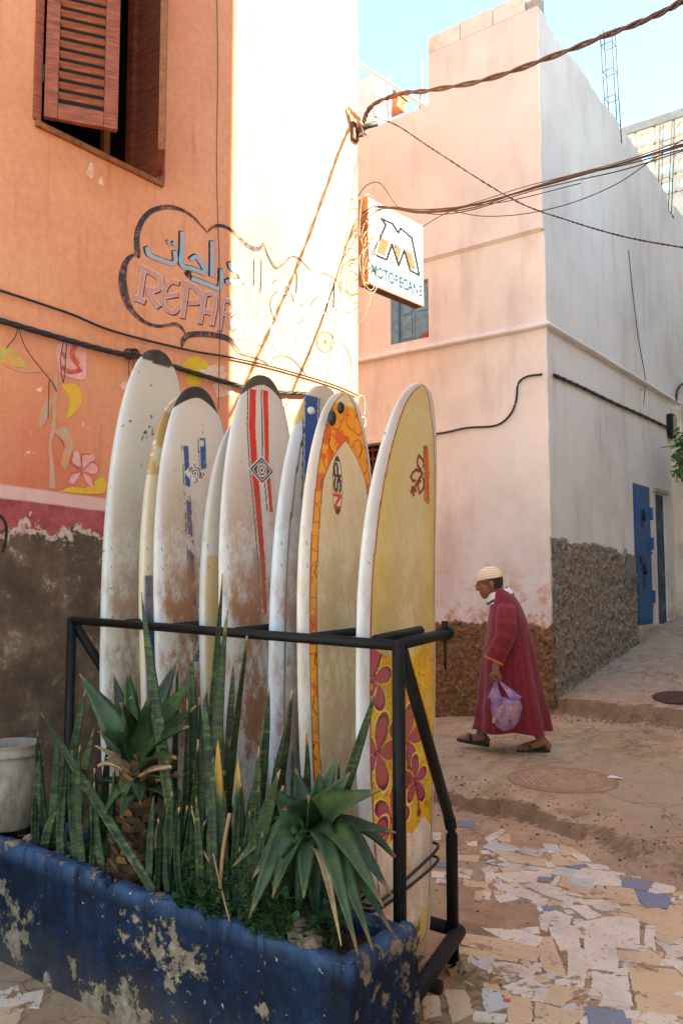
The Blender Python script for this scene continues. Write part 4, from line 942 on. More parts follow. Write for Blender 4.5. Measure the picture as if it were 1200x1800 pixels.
def agleaf(par, c, tip, wid, droop=0.0, Yt=None, mat='agave', teeth=0.10, face=None, n=16):
    p1 = onY(*tip, PYM if Yt is None else Yt); m_ = c.lerp(p1, 0.5) + Vector((0, 0, droop))
    return blade('leaf', [c, c.lerp(p1, .25) + Vector((0, 0, droop * .8)), m_, p1], wid * (1.55 if mat == 'agave' else 1.1), M[mat], par, n, 0.3, teeth, face or (TC + Vector((0, 0, .55))), 0.008, 0.62, 1.5)
c0 = tp + Vector((0, 0, 0.05))
for k in range(18):
    an = k * 2.4 + .4; rr = .13 + .05 * (k % 3); b_ = tp + Vector((0, 0, .03 - .04 * (k % 3))); t_ = b_ + Vector((math.cos(an) * rr, math.sin(an) * rr * .8, .06 - .05 * (k % 4))); blade('leaf', [b_, b_.lerp(t_, .4) + Vector((0, 0, .03)), b_.lerp(t_, .75) + Vector((0, 0, .025)), t_], .030, M['agave' if k % 4 else 'dryleaf'], ag, 12, .3, .1, (0, 0, 1), .008, .62, 1.5)
for tip, wd, Yt, dr in (((140, 1183), .040, 2.02, .015), ((200, 1185), .034, 2.2, .0), ((225, 1170), .036, 2.08, .0), ((236, 1195), .03, 2.2, 0), ((275, 1190), .042, 2.22, .0), ((312, 1160), .036, 2.25, .01), ((345, 1190), .036, 2.2, .02),
                        ((345, 1240), .034, 2.1, .02), ((330, 1275), .032, 1.98, .03), ((215, 1235), .030, 1.9, .03), ((175, 1285), .030, 1.93, .03), ((165, 1240), .03, 2.3, .02), ((310, 1330), .028, 1.9, .03), ((260, 1225), .034, 2.0, .0)):
    agleaf(ag, c0 + Vector((random.uniform(-.02, .02), random.uniform(-.02, .02), random.uniform(-.03, .03))), tip, wd, dr, Yt)
for tip in ((190, 1330), (300, 1345), (170, 1310)): agleaf(ag, c0 - Vector((0, 0, .04)), tip, .022, .01, 1.93, 'dryleaf', 0)
# ---- low agave at the right end
c1 = onY(545, 1472, PYM - 0.02)
a2 = tag(empty('low_agave', (c1.x, PYM, SZ)), 'wide agave with drooping toothed leaves, beside the stone', 'plant')
part(tube('stem', [(c1.x, PYM, SZ - 0.02), c1 + Vector((0, 0, .02))], [0.03, 0.03], M['soil'], None), a2)
for k in range(30):
    an = k * 2.4; rr = (.20 + .05 * (k % 3)) if k < 16 else (.09 + .03 * (k % 3)); t_ = c1 + Vector((math.cos(an) * rr, math.sin(an) * rr * .7, (-.02 - .05 * (k % 4)) if k < 16 else (SZ + .06 + .03 * (k % 3) - c1.z))); blade('leaf', [c1, c1.lerp(t_, .35) + Vector((0, 0, .07)), c1.lerp(t_, .7) + Vector((0, 0, .05)), t_], .036, M['agave'], a2, 14, .3, .1, (0, 0, 1), .008, .62, 1.5)
for tip, wd, Yt, dr in (((562, 1352), .037, 2.10, .0), ((615, 1358), .036, 2.12, .01), ((520, 1350), .034, 2.18, .0), ((664, 1388), .040, 2.02, .02), ((475, 1385), .036, 2.05, .02), ((500, 1420), .034, 1.92, .03), ((590, 1330), .028, 2.22, .0),
                        ((407, 1525), .026, 1.98, .075), ((443, 1545), .030, 1.90, .09), ((437, 1615), .034, 1.86, .10), ((688, 1572), .030, 1.97, .07), ((674, 1592), .032, 1.90, .085), ((655, 1668), .030, 1.87, .12), ((630, 1680), .028, 1.84, .12),
                        ((690, 1640), .026, 1.98, .07), ((695, 1462), .026, 2.15, .03), ((455, 1440), .03, 2.15, .03), ((545, 1400), .030, 1.95, .0)):
    agleaf(a2, c1 + Vector((random.uniform(-.02, .02), random.uniform(-.02, .02), random.uniform(-.02, .02))), tip, wd, dr, Yt)
for tip, Yt in (((600, 1660), 1.85),): agleaf(a2, c1 - Vector((0, 0, .02)), tip, .02, .07, Yt, 'dryleaf', 0)
# ---- snake plants: blades traced by foot and tip
def sans(label, blades, seed):
    xs = [onY(b[0], b[1], b[4]).x for b in blades]; r = tag(empty('snake_plant', (sum(xs) / len(xs), PYM, SZ)), label, 'plant', 'snake plants in the trough'); rnd = random.Random(seed)
    for (bx, by, tx, ty, Y, w, mt) in blades:
        b = onY(bx, by, Y); b.z = min(b.z, SZ + 0.01) if by > 1480 else b.z; t = onY(tx, ty, Y + rnd.uniform(-.03, .05)); k = (t - b); side_ = Vector((rnd.uniform(-1, 1), rnd.uniform(-.6, .6), 0)) * 0.022
        blade('leaf', [b, b + k * .35 + side_, b + k * .7 + side_ * .8, t], w, M[mt], r, 16, 0.30, 0, TC + Vector((rnd.uniform(-.5, .5), rnd.uniform(-.5, .5), 0)), 0.006, 0.75, 2.6, rnd.uniform(-.7, .7))
    for (bx, by, tx, ty, Y, w, mt) in list(blades):
        b = onY(bx + rnd.uniform(-22, 22), 1530, Y); b.z = SZ; t = b + Vector((rnd.uniform(-.10, .10), rnd.uniform(-.08, .08), rnd.uniform(.20, .48))); b.y = min(max(b.y + rnd.uniform(-.08, .1), PYF + .08), PYB - .09); t.y = b.y + rnd.uniform(-.03, .03)
        k = t - b; sd_ = Vector((rnd.uniform(-1, 1), 0, 0)) * .03; blade('leaf', [b, b + k * .4 + sd_, b + k * .75 + sd_, t], rnd.uniform(.014, .022), M['sans'], r, 12, .3, 0, TC + Vector((rnd.uniform(-.6, .6), rnd.uniform(-.6, .6), 0)), .006, .75, 2.4, rnd.uniform(-1, 1))
    return r
S_ = 'sans'
sans('snake plant clump beside the bucket at the wall end of the trough', [(80, 1500, 100, 1290, 2.05, .017, S_), (95, 1505, 152, 1205, 2.12, .021, S_), (110, 1500, 120, 1330, 2.0, .018, S_), (70, 1490, 78, 1340, 2.15, .014, S_), (130, 1510, 165, 1280, 2.05, .020, S_), (150, 1515, 140, 1310, 2.0, .017, S_),
      (160, 1520, 168, 1350, 1.99, .016, S_), (175, 1525, 190, 1300, 2.2, .018, S_), (60, 1490, 62, 1380, 2.0, .013, S_), (118, 1500, 108, 1370, 2.1, .014, S_)], 1)
sans('snake plant with one long pale blade leaning out towards the bucket', [(290, 1560, 72, 1252, 1.99, .019, S_), (262, 1560, 270, 1400, 2.0, .013, S_), (275, 1565, 280, 1440, 1.98, .014, S_), (300, 1570, 295, 1420, 2.02, .013, S_)], 2)
sans('snake plant with tall blades rising in front of the blue striped board', [(325, 1560, 248, 1040, 2.06, .021, S_), (318, 1565, 330, 1230, 2.12, .017, S_), (345, 1570, 392, 1008, 2.15, .015, S_), (335, 1570, 336, 1140, 2.18, .020, S_), (305, 1560, 313, 1165, 2.22, .014, S_), (310, 1575, 350, 1300, 2.0, .016, S_), (325, 1580, 318, 1380, 1.98, .014, S_), (350, 1580, 365, 1200, 2.08, .016, S_)], 3)
sans('snake plant with broad yellow green blades below the red striped board', [(378, 1560, 399, 1073, 2.10, .024, S_), (372, 1570, 358, 1215, 2.04, .022, S_), (392, 1560, 436, 1118, 2.12, .017, S_), (365, 1575, 352, 1225, 2.08, .018, S_), (400, 1560, 412, 1150, 2.18, .016, S_), (395, 1570, 383, 1300, 2.0, .020, 'yellowtip'), (410, 1560, 418, 1335, 2.02, .022, 'yellowtip'), (385, 1580, 375, 1330, 1.97, .016, S_), (360, 1585, 345, 1400, 1.98, .014, S_), (405, 1575, 396, 1390, 1.98, .016, S_)], 4)
sans('snake plant with banded blades between the two agaves', [(440, 1560, 515, 1213, 2.16, .024, S_), (435, 1565, 474, 1205, 2.2, .017, S_), (425, 1570, 492, 1352, 2.02, .028, S_), (418, 1575, 455, 1310, 2.1, .020, S_), (470, 1560, 505, 1265, 2.24, .016, S_), (450, 1570, 420, 1450, 2.0, .016, S_), (428, 1590, 426, 1500, 1.96, .013, S_)], 5)
sans('snake plant with one long dark blade pointing out across the hibiscus board', [(515, 1520, 664, 1202, 2.13, .019, S_), (525, 1540, 540, 1290, 2.2, .018, S_), (520, 1540, 514, 1300, 2.22, .011, S_), (590, 1520, 596, 1333, 2.25, .012, S_), (530, 1530, 480, 1330, 2.2, .014, S_)], 6)
# ---- small weeds, one tangle
M['weed'] = simple('weed_leaf', srgb(44, 76, 34), 0.6, 0.5, 30)
def weed(label, cx, cy, Y, n, spread, seed):
    rnd = random.Random(seed); c = onY(cx, cy, Y); c.z = SZ; r = tag(empty('creeping_weed', c), label, 'plant', 'weeds in the trough'); st = []
    Vv = []; Ff = []
    for i in range(n):
        h = rnd.uniform(.06, .24); e = c + Vector((rnd.gauss(0, spread), rnd.uniform(-.07, .05), h)); p = spline([c + Vector((rnd.gauss(0, spread * .6), 0, 0)), c.lerp(e, .6) + Vector((rnd.uniform(-.02, .02), 0, .03)), e], 5); st.append(p)
        for q in p[3:]:
            for _ in range(2):
                d = Vector((rnd.uniform(-1, 1), rnd.uniform(-1, .3), rnd.uniform(-.3, .6))).normalized(); s = rnd.uniform(.014, .032); w_ = d.cross(Vector((0, .3, 1))).normalized() * s * .42; k = len(Vv)
                up = Vector((0, 0, s * .12)); Vv += [q, q + d * s * .35 + w_ + up, q + d * s * .75 + w_ * .7 + up, q + d * s * 1.15, q + d * s * .75 - w_ * .7 + up, q + d * s * .35 - w_ + up]; Ff += [(k, k+1, k+2, k+3), (k, k+3, k+4, k+5)]
    part(tubes('stem', st, 0.0016, M['weed'], None, 5), r); o = part(meshobj('foliage', Vv, Ff, M['weed'], None), r); o['kind'] = 'stuff'
weed('leafy weed at the foot of the yellow green snake plant', 390, 1560, 1.99, 20, .06, 11); weed('leafy weed under the drooping leaves of the low agave', 520, 1600, 1.97, 16, .08, 12); weed('sparse weed in front of the banded snake plant', 450, 1590, 1.97, 12, .06, 13); weed('leafy weed round the stem of the low agave', 575, 1600, 2.03, 14, .05, 15); weed('small weed at the foot of the long pale snake plant', 330, 1590, 1.98, 8, .04, 14)
dry = tag(tubes('dry_stalk', [spline([onY(385, 1590, 1.98), onY(392, 1500, 1.98), onY(404, 1430, 1.98)], 6), spline([onY(380, 1540, 1.98), onY(352, 1480, 1.97), onY(338, 1425, 1.97)], 6), spline([onY(404, 1620, 1.94), onY(385, 1545, 1.96), onY(375, 1500, 1.96)], 6)], [[.007] * 13, [.003] * 13, [.003] * 13], M['stem'], None, 7), 'dry brown stalk broken among the weeds in the trough', 'stalk')
litter = leafcloud('leaf_litter', (0.9, PYM, SZ + .02), (0.6, .07, .012), 260, .035, M['dryleaf'], None, 5)
for v in litter.data.vertices: v.co.x = min(max(v.co.x, .1), PXR - .1); v.co.y = min(max(v.co.y, PYF + .06), PYB - .07)
tag(litter, 'brown dead leaf litter on the trough soil', 'leaf litter', kind='stuff')
# ---- stone
bm = bmesh.new(); bmesh.ops.create_icosphere(bm, subdivisions=4, radius=1)
sc_ = onY(545, 1655, PYF + .075)
for v in bm.verts:
    p = v.co.copy(); k = 1 + .22 * fbm(p.x * 1.3, p.y * 1.3, p.z * 1.3) + .03 * fbm(p.x * 6, p.y * 6, p.z * 6)
    v.co = Vector((p.x * .085 * k, p.y * .048 * k, p.z * .045 * k))
st = bmobj('stone', bm, (lambda g: g.out(g.ramp(g.noise(g.obj(), 30, 7, .7), [(.3, srgb(74, 60, 50)), (.6, srgb(122, 104, 90)), (.75, srgb(158, 140, 124))]), .75, g.noise(g.obj(), 60, 6, .7), .006))(G('beige_stone')), None, True)
st.location = (sc_.x, PYF + .055, PZ + .012); st.rotation_euler = (0, R(14), R(-8)); tag(st, 'smooth beige stone resting on the trough edge under the low agave', 'stone')
# ---- bucket
bk0 = onY(14, 1478, PYM - 0.02)
bk = tag(empty('old_bucket', (bk0.x, PYM - .02, PZ)), 'old pale plastic bucket stained grey, standing on the end of the trough', 'bucket')
M['bucket'] = (lambda g: g.out(g.mix(g.step(g.noise(g.map(g.obj(), (1, 1, .5)), 9, 8, .7), .46, .68), srgb(138, 124, 108), srgb(66, 56, 47)), .6, g.noise(g.obj(), 30, 5, .6), .002))(G('stained_plastic'))
def lathe(nm, prof, mat, par, loc, n=40):
    V = [(r * math.cos(2 * math.pi * i / n), r * math.sin(2 * math.pi * i / n), z) for r, z in prof for i in range(n)]
    F = [(j * n + i, j * n + (i + 1) % n, (j + 1) * n + (i + 1) % n, (j + 1) * n + i) for j in range(len(prof) - 1) for i in range(n)]
    F.append(tuple(range(n))[::-1]); F.append(tuple(range((len(prof) - 1) * n, len(prof) * n)))
    o = meshobj(nm, V, F, mat, par, True); o.location = loc; return o
BR = 0.125; BH = onY(40, 1322, PYM - .1).z - PZ
lathe('body', [(BR * .80, 0), (BR * .84, .006), (BR * .97, BH * .86), (BR * .945, BH * .86), (BR * .82, .02), (.001, .02)], M['bucket'], bk, (0, 0, 0))
lathe('rim', [(BR * .975, BH * .86), (BR * 1.03, BH * .865), (BR * 1.035, BH * .90), (BR * .99, BH * .905), (BR * .99, BH * .985), (BR * 1.03, BH), (BR * .985, BH * 1.005), (BR * .955, BH * .99), (BR * .945, BH * .861)], M['bucket'], bk, (0, 0, 0))
# ================================================================== the walking man
mf = onZ(848, 1324, 0.125); mr = onZ(952, 1328, 0.135)
mb_ = (mf + mr) / 2; MZ = (gz(mf.x, mf.y) + gz(mr.x, mr.y)) / 2
fd = (_r * -1) * math.cos(R(9)) + _fh * math.sin(R(9)); ld = Vector((-fd.y, fd.x, 0))
man = tag(empty('person', (mb_.x, mb_.y, MZ)), 'person in a long maroon striped robe and knitted cap, walking with a bag', 'person')
man.rotation_euler = (0, 0, math.atan2(fd.y, fd.x))
bpy.context.view_layer.update()
HS = (mb_ - CAM).dot(_f) / FPX                        # metres per pixel at the man
print('man', mb_, MZ, 1 / HS)
def mp(px_, py_, y=0.0): return Vector(((900 - px_) * HS / math.cos(R(9)), y, (1327 - py_) * HS))     # profile pixel -> local point
def child(o, par=man): o.parent = par; return o
M['skin'] = (lambda g: g.out(g.mix(g.noise(g.obj(), 9, 5, .6), srgb(120, 72, 50), srgb(158, 102, 74)), .5, g.noise(g.obj(), 60, 5, .7), .003, 1.0, **{'Subsurface Weight': .08, 'Subsurface Scale': .01}))(G('brown_skin'))
M['hair'] = simple('dark_grey_hair', srgb(48, 40, 36), .7, .4, 60, .004)
M['robe'] = (lambda g: g.out(g.mix(g.step(g.m('SINE', g.m('MULTIPLY', g.n('Attribute', attribute_name='around').outputs['Fac'], 1.0)), .45, .75), g.ramp(g.noise(g.obj(), 14, 6, .7), [(.3, srgb(96, 12, 26)), (.7, srgb(130, 22, 38))]), g.ramp(g.noise(g.obj(), 20, 6, .7), [(.3, srgb(110, 20, 34)), (.7, srgb(140, 36, 48))])), .85, g.noise(g.obj(), 90, 4, .7), .003, **{'Sheen Weight': .15}))(G('maroon_striped_cloth'))
M['cuff'] = simple('orange_trim', srgb(212, 106, 62), .8, .2, 40)
M['cap'] = (lambda g: g.out(g.mix(g.step(g.n('TexWave', {'Vector': g.obj(), 'Scale': 16.0, 'Distortion': 2.5, 'Detail': 3.0}, bands_direction='Z').outputs[1], .4, .6), srgb(216, 194, 150), srgb(234, 220, 190)), .9, g.noise(g.obj(), 120, 4, .7), .004))(G('knitted_cap'))
M['scarf'] = (lambda g: g.out(g.mix(g.step(g.m('SINE', g.m('MULTIPLY', g.n('Attribute', attribute_name='around').outputs['Fac'], 1.0)), .55, .8), srgb(226, 216, 212), srgb(84, 70, 88)), .9))(G('striped_collar_cloth'))
M['sandal'] = simple('dark_sandal', srgb(38, 36, 36), .6, .3, 30); M['strap'] = simple('grey_strap', srgb(104, 96, 88), .7, .25, 30)
# --- body: skeleton grown with Skin, head and details added, one continuous surface by voxel remesh
af, ar = mp(846, 1303, -.06), mp(949, 1306, .04)
KS = 205.7 * HS
pel = (Vector((-.03, 0, .84)) * KS, .11); chest = (Vector((.03, 0, 1.12)) * KS, .125); nb0 = (Vector((.08, 0, 1.27)) * KS, .065); nk = (Vector((.115, 0, 1.325)) * KS, .052)
hd = mp(866, 1034); hdv = Vector((hd.x, 0, hd.z)); nk2 = (nk[0].lerp(hdv, .6), .052)
wr = mp(873, 1178, .265); kn = mp(874, 1193, .27)
ch = [[pel, (Vector((.0, 0, .95)), .115), chest, nb0, nk, nk2]]
for s_, an, kx in ((-1, af, .17), (1, ar, -.06)):
    hip = (Vector((-.02, .085 * s_, .76)), .09); kne = (Vector((kx, .095 * s_, .44)), .056)
    ch.append([pel, hip, kne, (kne[0].lerp(an, .4) + Vector((-.015, 0, 0)), .056), (an, .040), (an + Vector((.035, 0, -.035)), .038)])
    ch.append([(an, .040), (an + Vector((-.045, 0, -.045)), .036)])
    tz = -.055 if s_ > 0 else -.035
    ch.append([(an + Vector((.035, 0, -.035)), .038), (an + Vector((.115, 0, tz - .005)), .037), (an + Vector((.165, 0, tz - .012)), .024)])
for s_, e, w_ in ((1, Vector((.04, .245, .95)), wr), (-1, Vector((-.02, -.22, .95)), Vector((.08, -.14, .80)))):
    sh = (Vector((.025, .125 * s_, 1.13)), .045); ch.append([chest, sh, (e, .045), (w_, .030)])
    k_ = kn if s_ > 0 else w_ + Vector((.02, 0, -.07)); ch.append([(w_, .030), (w_.lerp(k_, .7), .030)])
    for i in range(4):
        fx = -.030 + .0195 * i; k0 = k_ + Vector((fx, 0, 0)); l = (.9, 1.05, 1.0, .82)[3 - i]
        ch.append([(w_.lerp(k_, .7), .030), (k0, .0105), (k0 + Vector((.002, -.004 * s_, -.030 * l)), .0095), (k0 + Vector((.004, -.028 * s_, -.042 * l)), .009), (k0 + Vector((.004, -.042 * s_, -.024 * l)), .0085)])
    ch.append([(w_.lerp(k_, .7), .030), (k_ + Vector((.042, -.012 * s_, .016)), .012), (k_ + Vector((.050, -.03 * s_, -.012)), .010), (k_ + Vector((.040, -.045 * s_, -.030)), .009)])
bm = bmesh.new()
def limb(chn):
    """closed tapered tube with rounded ends through the joints"""
    P = spline([Vector((*p, 0)).to_3d() if False else Vector(p) for p, r in chn], 6); n0 = len(chn) - 1
    rr = [chn[min(n0, int(i / 6))][1] + (chn[min(n0, int(i / 6) + 1)][1] - chn[min(n0, int(i / 6))][1]) * ((i % 6) / 6) for i in range(len(P))]
    V_, F_ = tubemesh(P, rr, 16); vs = [bm.verts.new(v) for v in V_]
    for f_ in F_: bm.faces.new([vs[i] for i in f_])
    for i in (0, len(P) - 1): blob(P[i], (rr[i],) * 3, 0, 14)
def blob(c, r, rot=0.0, seg=20):
    g = bmesh.ops.create_uvsphere(bm, u_segments=seg, v_segments=seg // 2 + 2, radius=1.0); Rm = Matrix.Rotation(rot, 3, 'Y')
    for v in g['verts']: v.co = Rm @ Vector((v.co.x * r[0], v.co.y * r[1], v.co.z * r[2])) + Vector(c)
for c_ in ch: limb(c_)
TL = R(10); Hm = Matrix.Translation(hdv) @ Matrix.Rotation(TL, 4, 'Y')
def hp(x, y, z): return Hm @ Vector((x, y, z))
blob(hp(-.012, 0, .035), (.098, .078, .092), TL)             # skull
blob(hp(.035, 0, -.035), (.062, .058, .085), TL)             # face
blob(hp(.058, 0, -.095), (.032, .034, .026), TL)             # chin
blob(hp(.088, 0, .022), (.018, .050, .014), TL)              # brow
blob(hp(.100, 0, -.018), (.022, .013, .032), TL + .35)       # nose
blob(hp(.112, 0, -.035), (.014, .016, .011), TL)
blob(hp(.086, 0, -.066), (.014, .026, .008), TL); blob(hp(.083, 0, -.079), (.014, .022, .008), TL)     # lips
for s_ in (-1, 1):
    blob(hp(-.012, .078 * s_, -.012), (.022, .010, .034), TL); blob(hp(.062, .036 * s_, -.02), (.022, .020, .022), TL)   # ear, cheekbone
    blob(hp(.079, .031 * s_, .004), (.011, .012, .009), TL)  # eyelid
for an, tz in ((af, -.035), (ar, -.055)):                    # toes
    for i in range(5): blob(an + Vector((.178 - .007 * i * (1 if an.y > 0 else 1), (-.030 + .0145 * i) * (1 if an.y < 0 else -1), tz - .018)), (.020, .0085, .010))
body = bmobj('body', bm, M['skin'], None, True); rm = body.modifiers.new('r', 'REMESH'); rm.mode = 'VOXEL'; rm.voxel_size = 0.0045; rm.use_smooth_shade = True
sm_ = body.modifiers.new('s', 'SMOOTH'); sm_.iterations = 3; sm_.factor = .5
bpy.context.view_layer.update(); dg = bpy.context.evaluated_depsgraph_get(); m2 = bpy.data.meshes.new_from_object(body.evaluated_get(dg)); print('body', len(m2.vertices), min(v.co.z for v in m2.vertices)); body.modifiers.clear(); body.data = m2; body.data.materials.clear(); body.data.materials.append(M['skin'])
body.data.polygons.foreach_set('use_smooth', [True] * len(body.data.polygons)); child(body)
eyes = bmesh.new()
for s_ in (-1, 1):
    g_ = bmesh.ops.create_uvsphere(eyes, u_segments=8, v_segments=6, radius=.0065)
    for v in g_['verts']: v.co = v.co + hp(.087, .030 * s_, .000)
child(bmobj('eyes', eyes, M['rubber'], None, True))
def attr(o, vals):
    a = o.data.attributes.new('around', 'FLOAT', 'POINT'); a.data.foreach_set('value', np.array(vals, np.float32))
def loft(name, rings, mat, cap0=False, cap1=False, around=None, par=man):
    n = len(rings[0]); V = [p for r in rings for p in r]
    F = [(j * n + i, j * n + (i + 1) % n, (j + 1) * n + (i + 1) % n, (j + 1) * n + i) for j in range(len(rings) - 1) for i in range(n)]
    if cap0: F.append(tuple(range(n))[::-1])
    if cap1: F.append(tuple(range((len(rings) - 1) * n, len(rings) * n)))
    o = meshobj(name, V, F, mat, None, True); child(o, par)
    if around: attr(o, around)
    return o
# --- robe
prof = [(1292, 838, 966, 0.205), (1282, 839, 965, 0.207), (1262, 841, 962, 0.208), (1240, 843, 957, 0.208), (1210, 846, 951, 0.205), (1180, 850, 946, 0.2), (1150, 855, 941, 0.196), (1125, 859, 936, 0.192), (1100, 862, 930, 0.188), (1080, 865, 923, 0.18), (1066, 868, 916, 0.165), (1056, 870, 909, 0.14), (1049, 871, 901, 0.105), (1043, 872, 894, 0.07)]
rings = []; ar_ = []; NR = 96; fine = []
for a, b in zip(prof, prof[1:]):
    for k in range(4): fine.append(tuple(a[i] + (b[i] - a[i]) * k / 4 for i in range(4)))
fine.append(prof[-1])
for j, (py_, f_, b_, hw) in enumerate(fine):
    z = (1327 - py_) * HS; x0, x1 = (900 - b_) * HS, (900 - f_) * HS; cx, rx = (x0 + x1) / 2, (x1 - x0) / 2; rg = []; t = j / (len(fine) - 1)
    for i in range(NR):
        a = 2 * math.pi * i / NR; c, s_ = math.cos(a), math.sin(a)
        fold = (1 - t) ** 1.2 * (.016 * math.sin(a * 6 + 1.2 + t * 2) + .008 * math.sin(a * 11 + 4 * t)) + .012 * N3(c * 2, s_ * 2, z * 3) + .006 * math.sin(z * 34 + 3 * c) * max(0, c) * (1 - t)
        k = 1 + fold / .25
        lean_ = .03 * (1 - t) * s_ if False else 0
        rg.append(Vector((cx + rx * k * c + lean_, hw * k * s_, z + (.010 * math.sin(a * 5) * (1 - t) ** 6)))); ar_.append(a * 26)
    rings.append(rg)
robe = loft('robe', rings, M['robe'], False, False, ar_)
robe.modifiers.new('t', 'SOLIDIFY').thickness = .004
# lower hem of an inner panel, caught behind
sl = []; ar_ = []
S0, S1, S2 = Vector((.030, .125, 1.175)), Vector((.045, .245, .95)), mp(870, 1166, .262)
path = spline([S0 + Vector((.0, -.06, .0)), S0 + Vector((.005, .035, -.04)), S0.lerp(S1, .6) + Vector((0, .02, 0)), S1, S1.lerp(S2, .55), S2], 6)
for i, p in enumerate(path):
    t = i / (len(path) - 1); r = (.060 + .018 * math.sin(min(1, t * 1.6) * 2.2)) * (1 - .06 * t); tn = (path[min(i + 1, len(path) - 1)] - path[max(i - 1, 0)]).normalized(); a_ = tn.cross(Vector((0, 1, 0))).normalized(); b_ = a_.cross(tn); rg = []
    for k in range(36):
        w_ = 2 * math.pi * k / 36; rr = r * (1 + .022 * math.sin(p.z * 60 + 2.5 * math.sin(w_)) * (.3 + t) + .05 * N3(math.cos(w_), math.sin(w_), p.z * 6)); rg.append(p + a_ * math.cos(w_) * rr * 1.1 + b_ * math.sin(w_) * rr * .8); ar_.append(p.z * 62)
    sl.append(rg)
sv_ = loft('sleeve', sl, M['robe'], False, False, ar_)
loft('cuff', [[path[-1] + (p - path[-1]) * 1.03 + Vector((0, 0, .012)) for p in sl[-1]], [path[-1] + (p - path[-1]) * 1.06 for p in sl[-1]], [path[-1] + (p - path[-1]) * 1.0 - Vector((0, 0, .008)) for p in sl[-1]]], M['cuff'])
# collar cloth, hair, cap
rg = []; ar_ = []
for j, (r0, dz, dx) in enumerate(((.112, -.060, -.030), (.104, -.020, -.024), (.088, .012, -.014), (.074, .032, -.004), (.062, .028, .0))):
    c_ = nk[0].lerp(nk2[0], .1) + Vector((dx - .01, 0, dz)); rg.append([c_ + Vector((math.cos(a) * r0 * 1.05 , math.sin(a) * r0, -.38 * math.cos(a) * r0 + .004 * math.sin(a * 9))) for a in np.linspace(0, 2 * math.pi, 40, endpoint=False)]); ar_ += [j * 2.6 + .4 * math.sin(a * 3) for a in np.linspace(0, 2 * math.pi, 40, endpoint=False)]
loft('collar', rg, M['scarf'], False, False, ar_)
def headshell(z0, z1, k, mat, nm, back=None, ribs=0.0):
    """shell over the skull between heights z0 and z1 (head frame)"""
    rings = []
    for j in range(13):
        z = z0 + (z1 - z0) * j / 12; q = max(0.0, 1 - ((z - .035) / (.095 * k)) ** 2) ** .5 if z > .035 else 1.0 - .10 * ((.035 - z) / .07) ** 2
        rg = []
        for a in np.linspace(0, 2 * math.pi, 48, endpoint=False):
            c, s_ = math.cos(a), math.sin(a); zz = z
            if back is not None and c > -.25: zz = max(z, back + .055 * min(1, (c + .25) * 1.6))
            rg.append(hp(-.012 + c * .1005 * k * q, s_ * .0805 * k * q * (1 + ribs * math.sin(a * 16)), zz))
        rings.append(rg)
    return loft(nm, rings, mat, False, True)
headshell(-.055, .06, 1.02, M['hair'], 'hair', -.012)
headshell(.036, .136, 1.085, M['cap'], 'cap', None, .012)
# sandals
def sandal(an, s_, pitch):
    bm = bmesh.new(); n = 28; out = []
    for i in range(n):
        t = 2 * math.pi * i / n; c, q = math.cos(t), math.sin(t); out.append((.064 + .135 * c, (.047 if c > 0 else .038) * math.copysign(abs(q) ** .8, q)))
    lo = [bm.verts.new((x, y, 0)) for x, y in out]; hi = [bm.verts.new((x * 1.0, y * 1.04, .024 + (.008 if x < 0 else 0))) for x, y in out]
    bm.faces.new(lo[::-1]); bm.faces.new(hi)
    for i in range(n): j = (i + 1) % n; bm.faces.new((lo[i], lo[j], hi[j], hi[i]))
    so = child(bmobj('sandal', bm, M['sandal'], None)); so.location = (an.x, an.y, an.z - (.098 if s_ > 0 else .088)); so.rotation_euler = (0, pitch, 0)
    for x0, x1, m_ in ((.075, .125, 'strap'), (.125, .08, 'sandal'), (-.035, -.03, 'sandal')):
        V = []; F = []
        for i in range(13):
            a = math.pi * i / 12; x = x0 + (x1 - x0) * i / 12; y = -.046 * math.cos(a); z = .026 + (.050 if x > .02 else .050) * math.sin(a) ** .8 
            V += [(x - .011, y, z), (x + .011, y, z - .004), (x + .011, y * 1.06, z + .001), (x - .011, y * 1.06, z + .005)]
        for i in range(12):
            for k in range(4): F.append((i * 4 + k, i * 4 + (k + 1) % 4, i * 4 + 4 + (k + 1) % 4, i * 4 + 4 + k))
        q = meshobj('strap', V, F, M[m_], so, True)
sandal(af, -1, R(-9)); sandal(ar, 1, R(4))
# --- the bag he carries
M['bag'] = (lambda g: (lambda p, t, mx, o: (g.t.links.new(p.outputs[0], mx.inputs[2]), g.t.links.new(t.outputs[0], mx.inputs[1]), g.t.links.new(mx.outputs[0], o.inputs[0]), g.mat)[3])(
    g.n('BsdfPrincipled', {'Base Color': srgb(196, 172, 212), 'Roughness': .3}), g.n('BsdfTransparent', {0: (.90, .80, .96, 1)}), g.n('MixShader', {0: g.m('MULTIPLY', g.step(g.noise(g.obj(), 18, 4, .6), .2, .9), .75)}), g.n('OutputMaterial')))(G('thin_lilac_plastic'))
hold = man.matrix_world @ (kn + Vector((0, -.028, -.035)))
bag = tag(empty('plastic_bag', hold), 'thin lilac plastic carrier bag with bread inside, held in the hand', 'bag'); bag.rotation_euler = man.rotation_euler
bpy.context.view_layer.update()
def bp(px_, py_, y=0.0): return mp(px_, py_, y) - (kn + Vector((0, -.028, -.035)))
rings = []; outl = [(1283, 884, 890), (1278, 875, 900), (1268, 869, 907), (1255, 865, 911), (1242, 863, 914), (1232, 864, 913), (1226, 866, 909)]
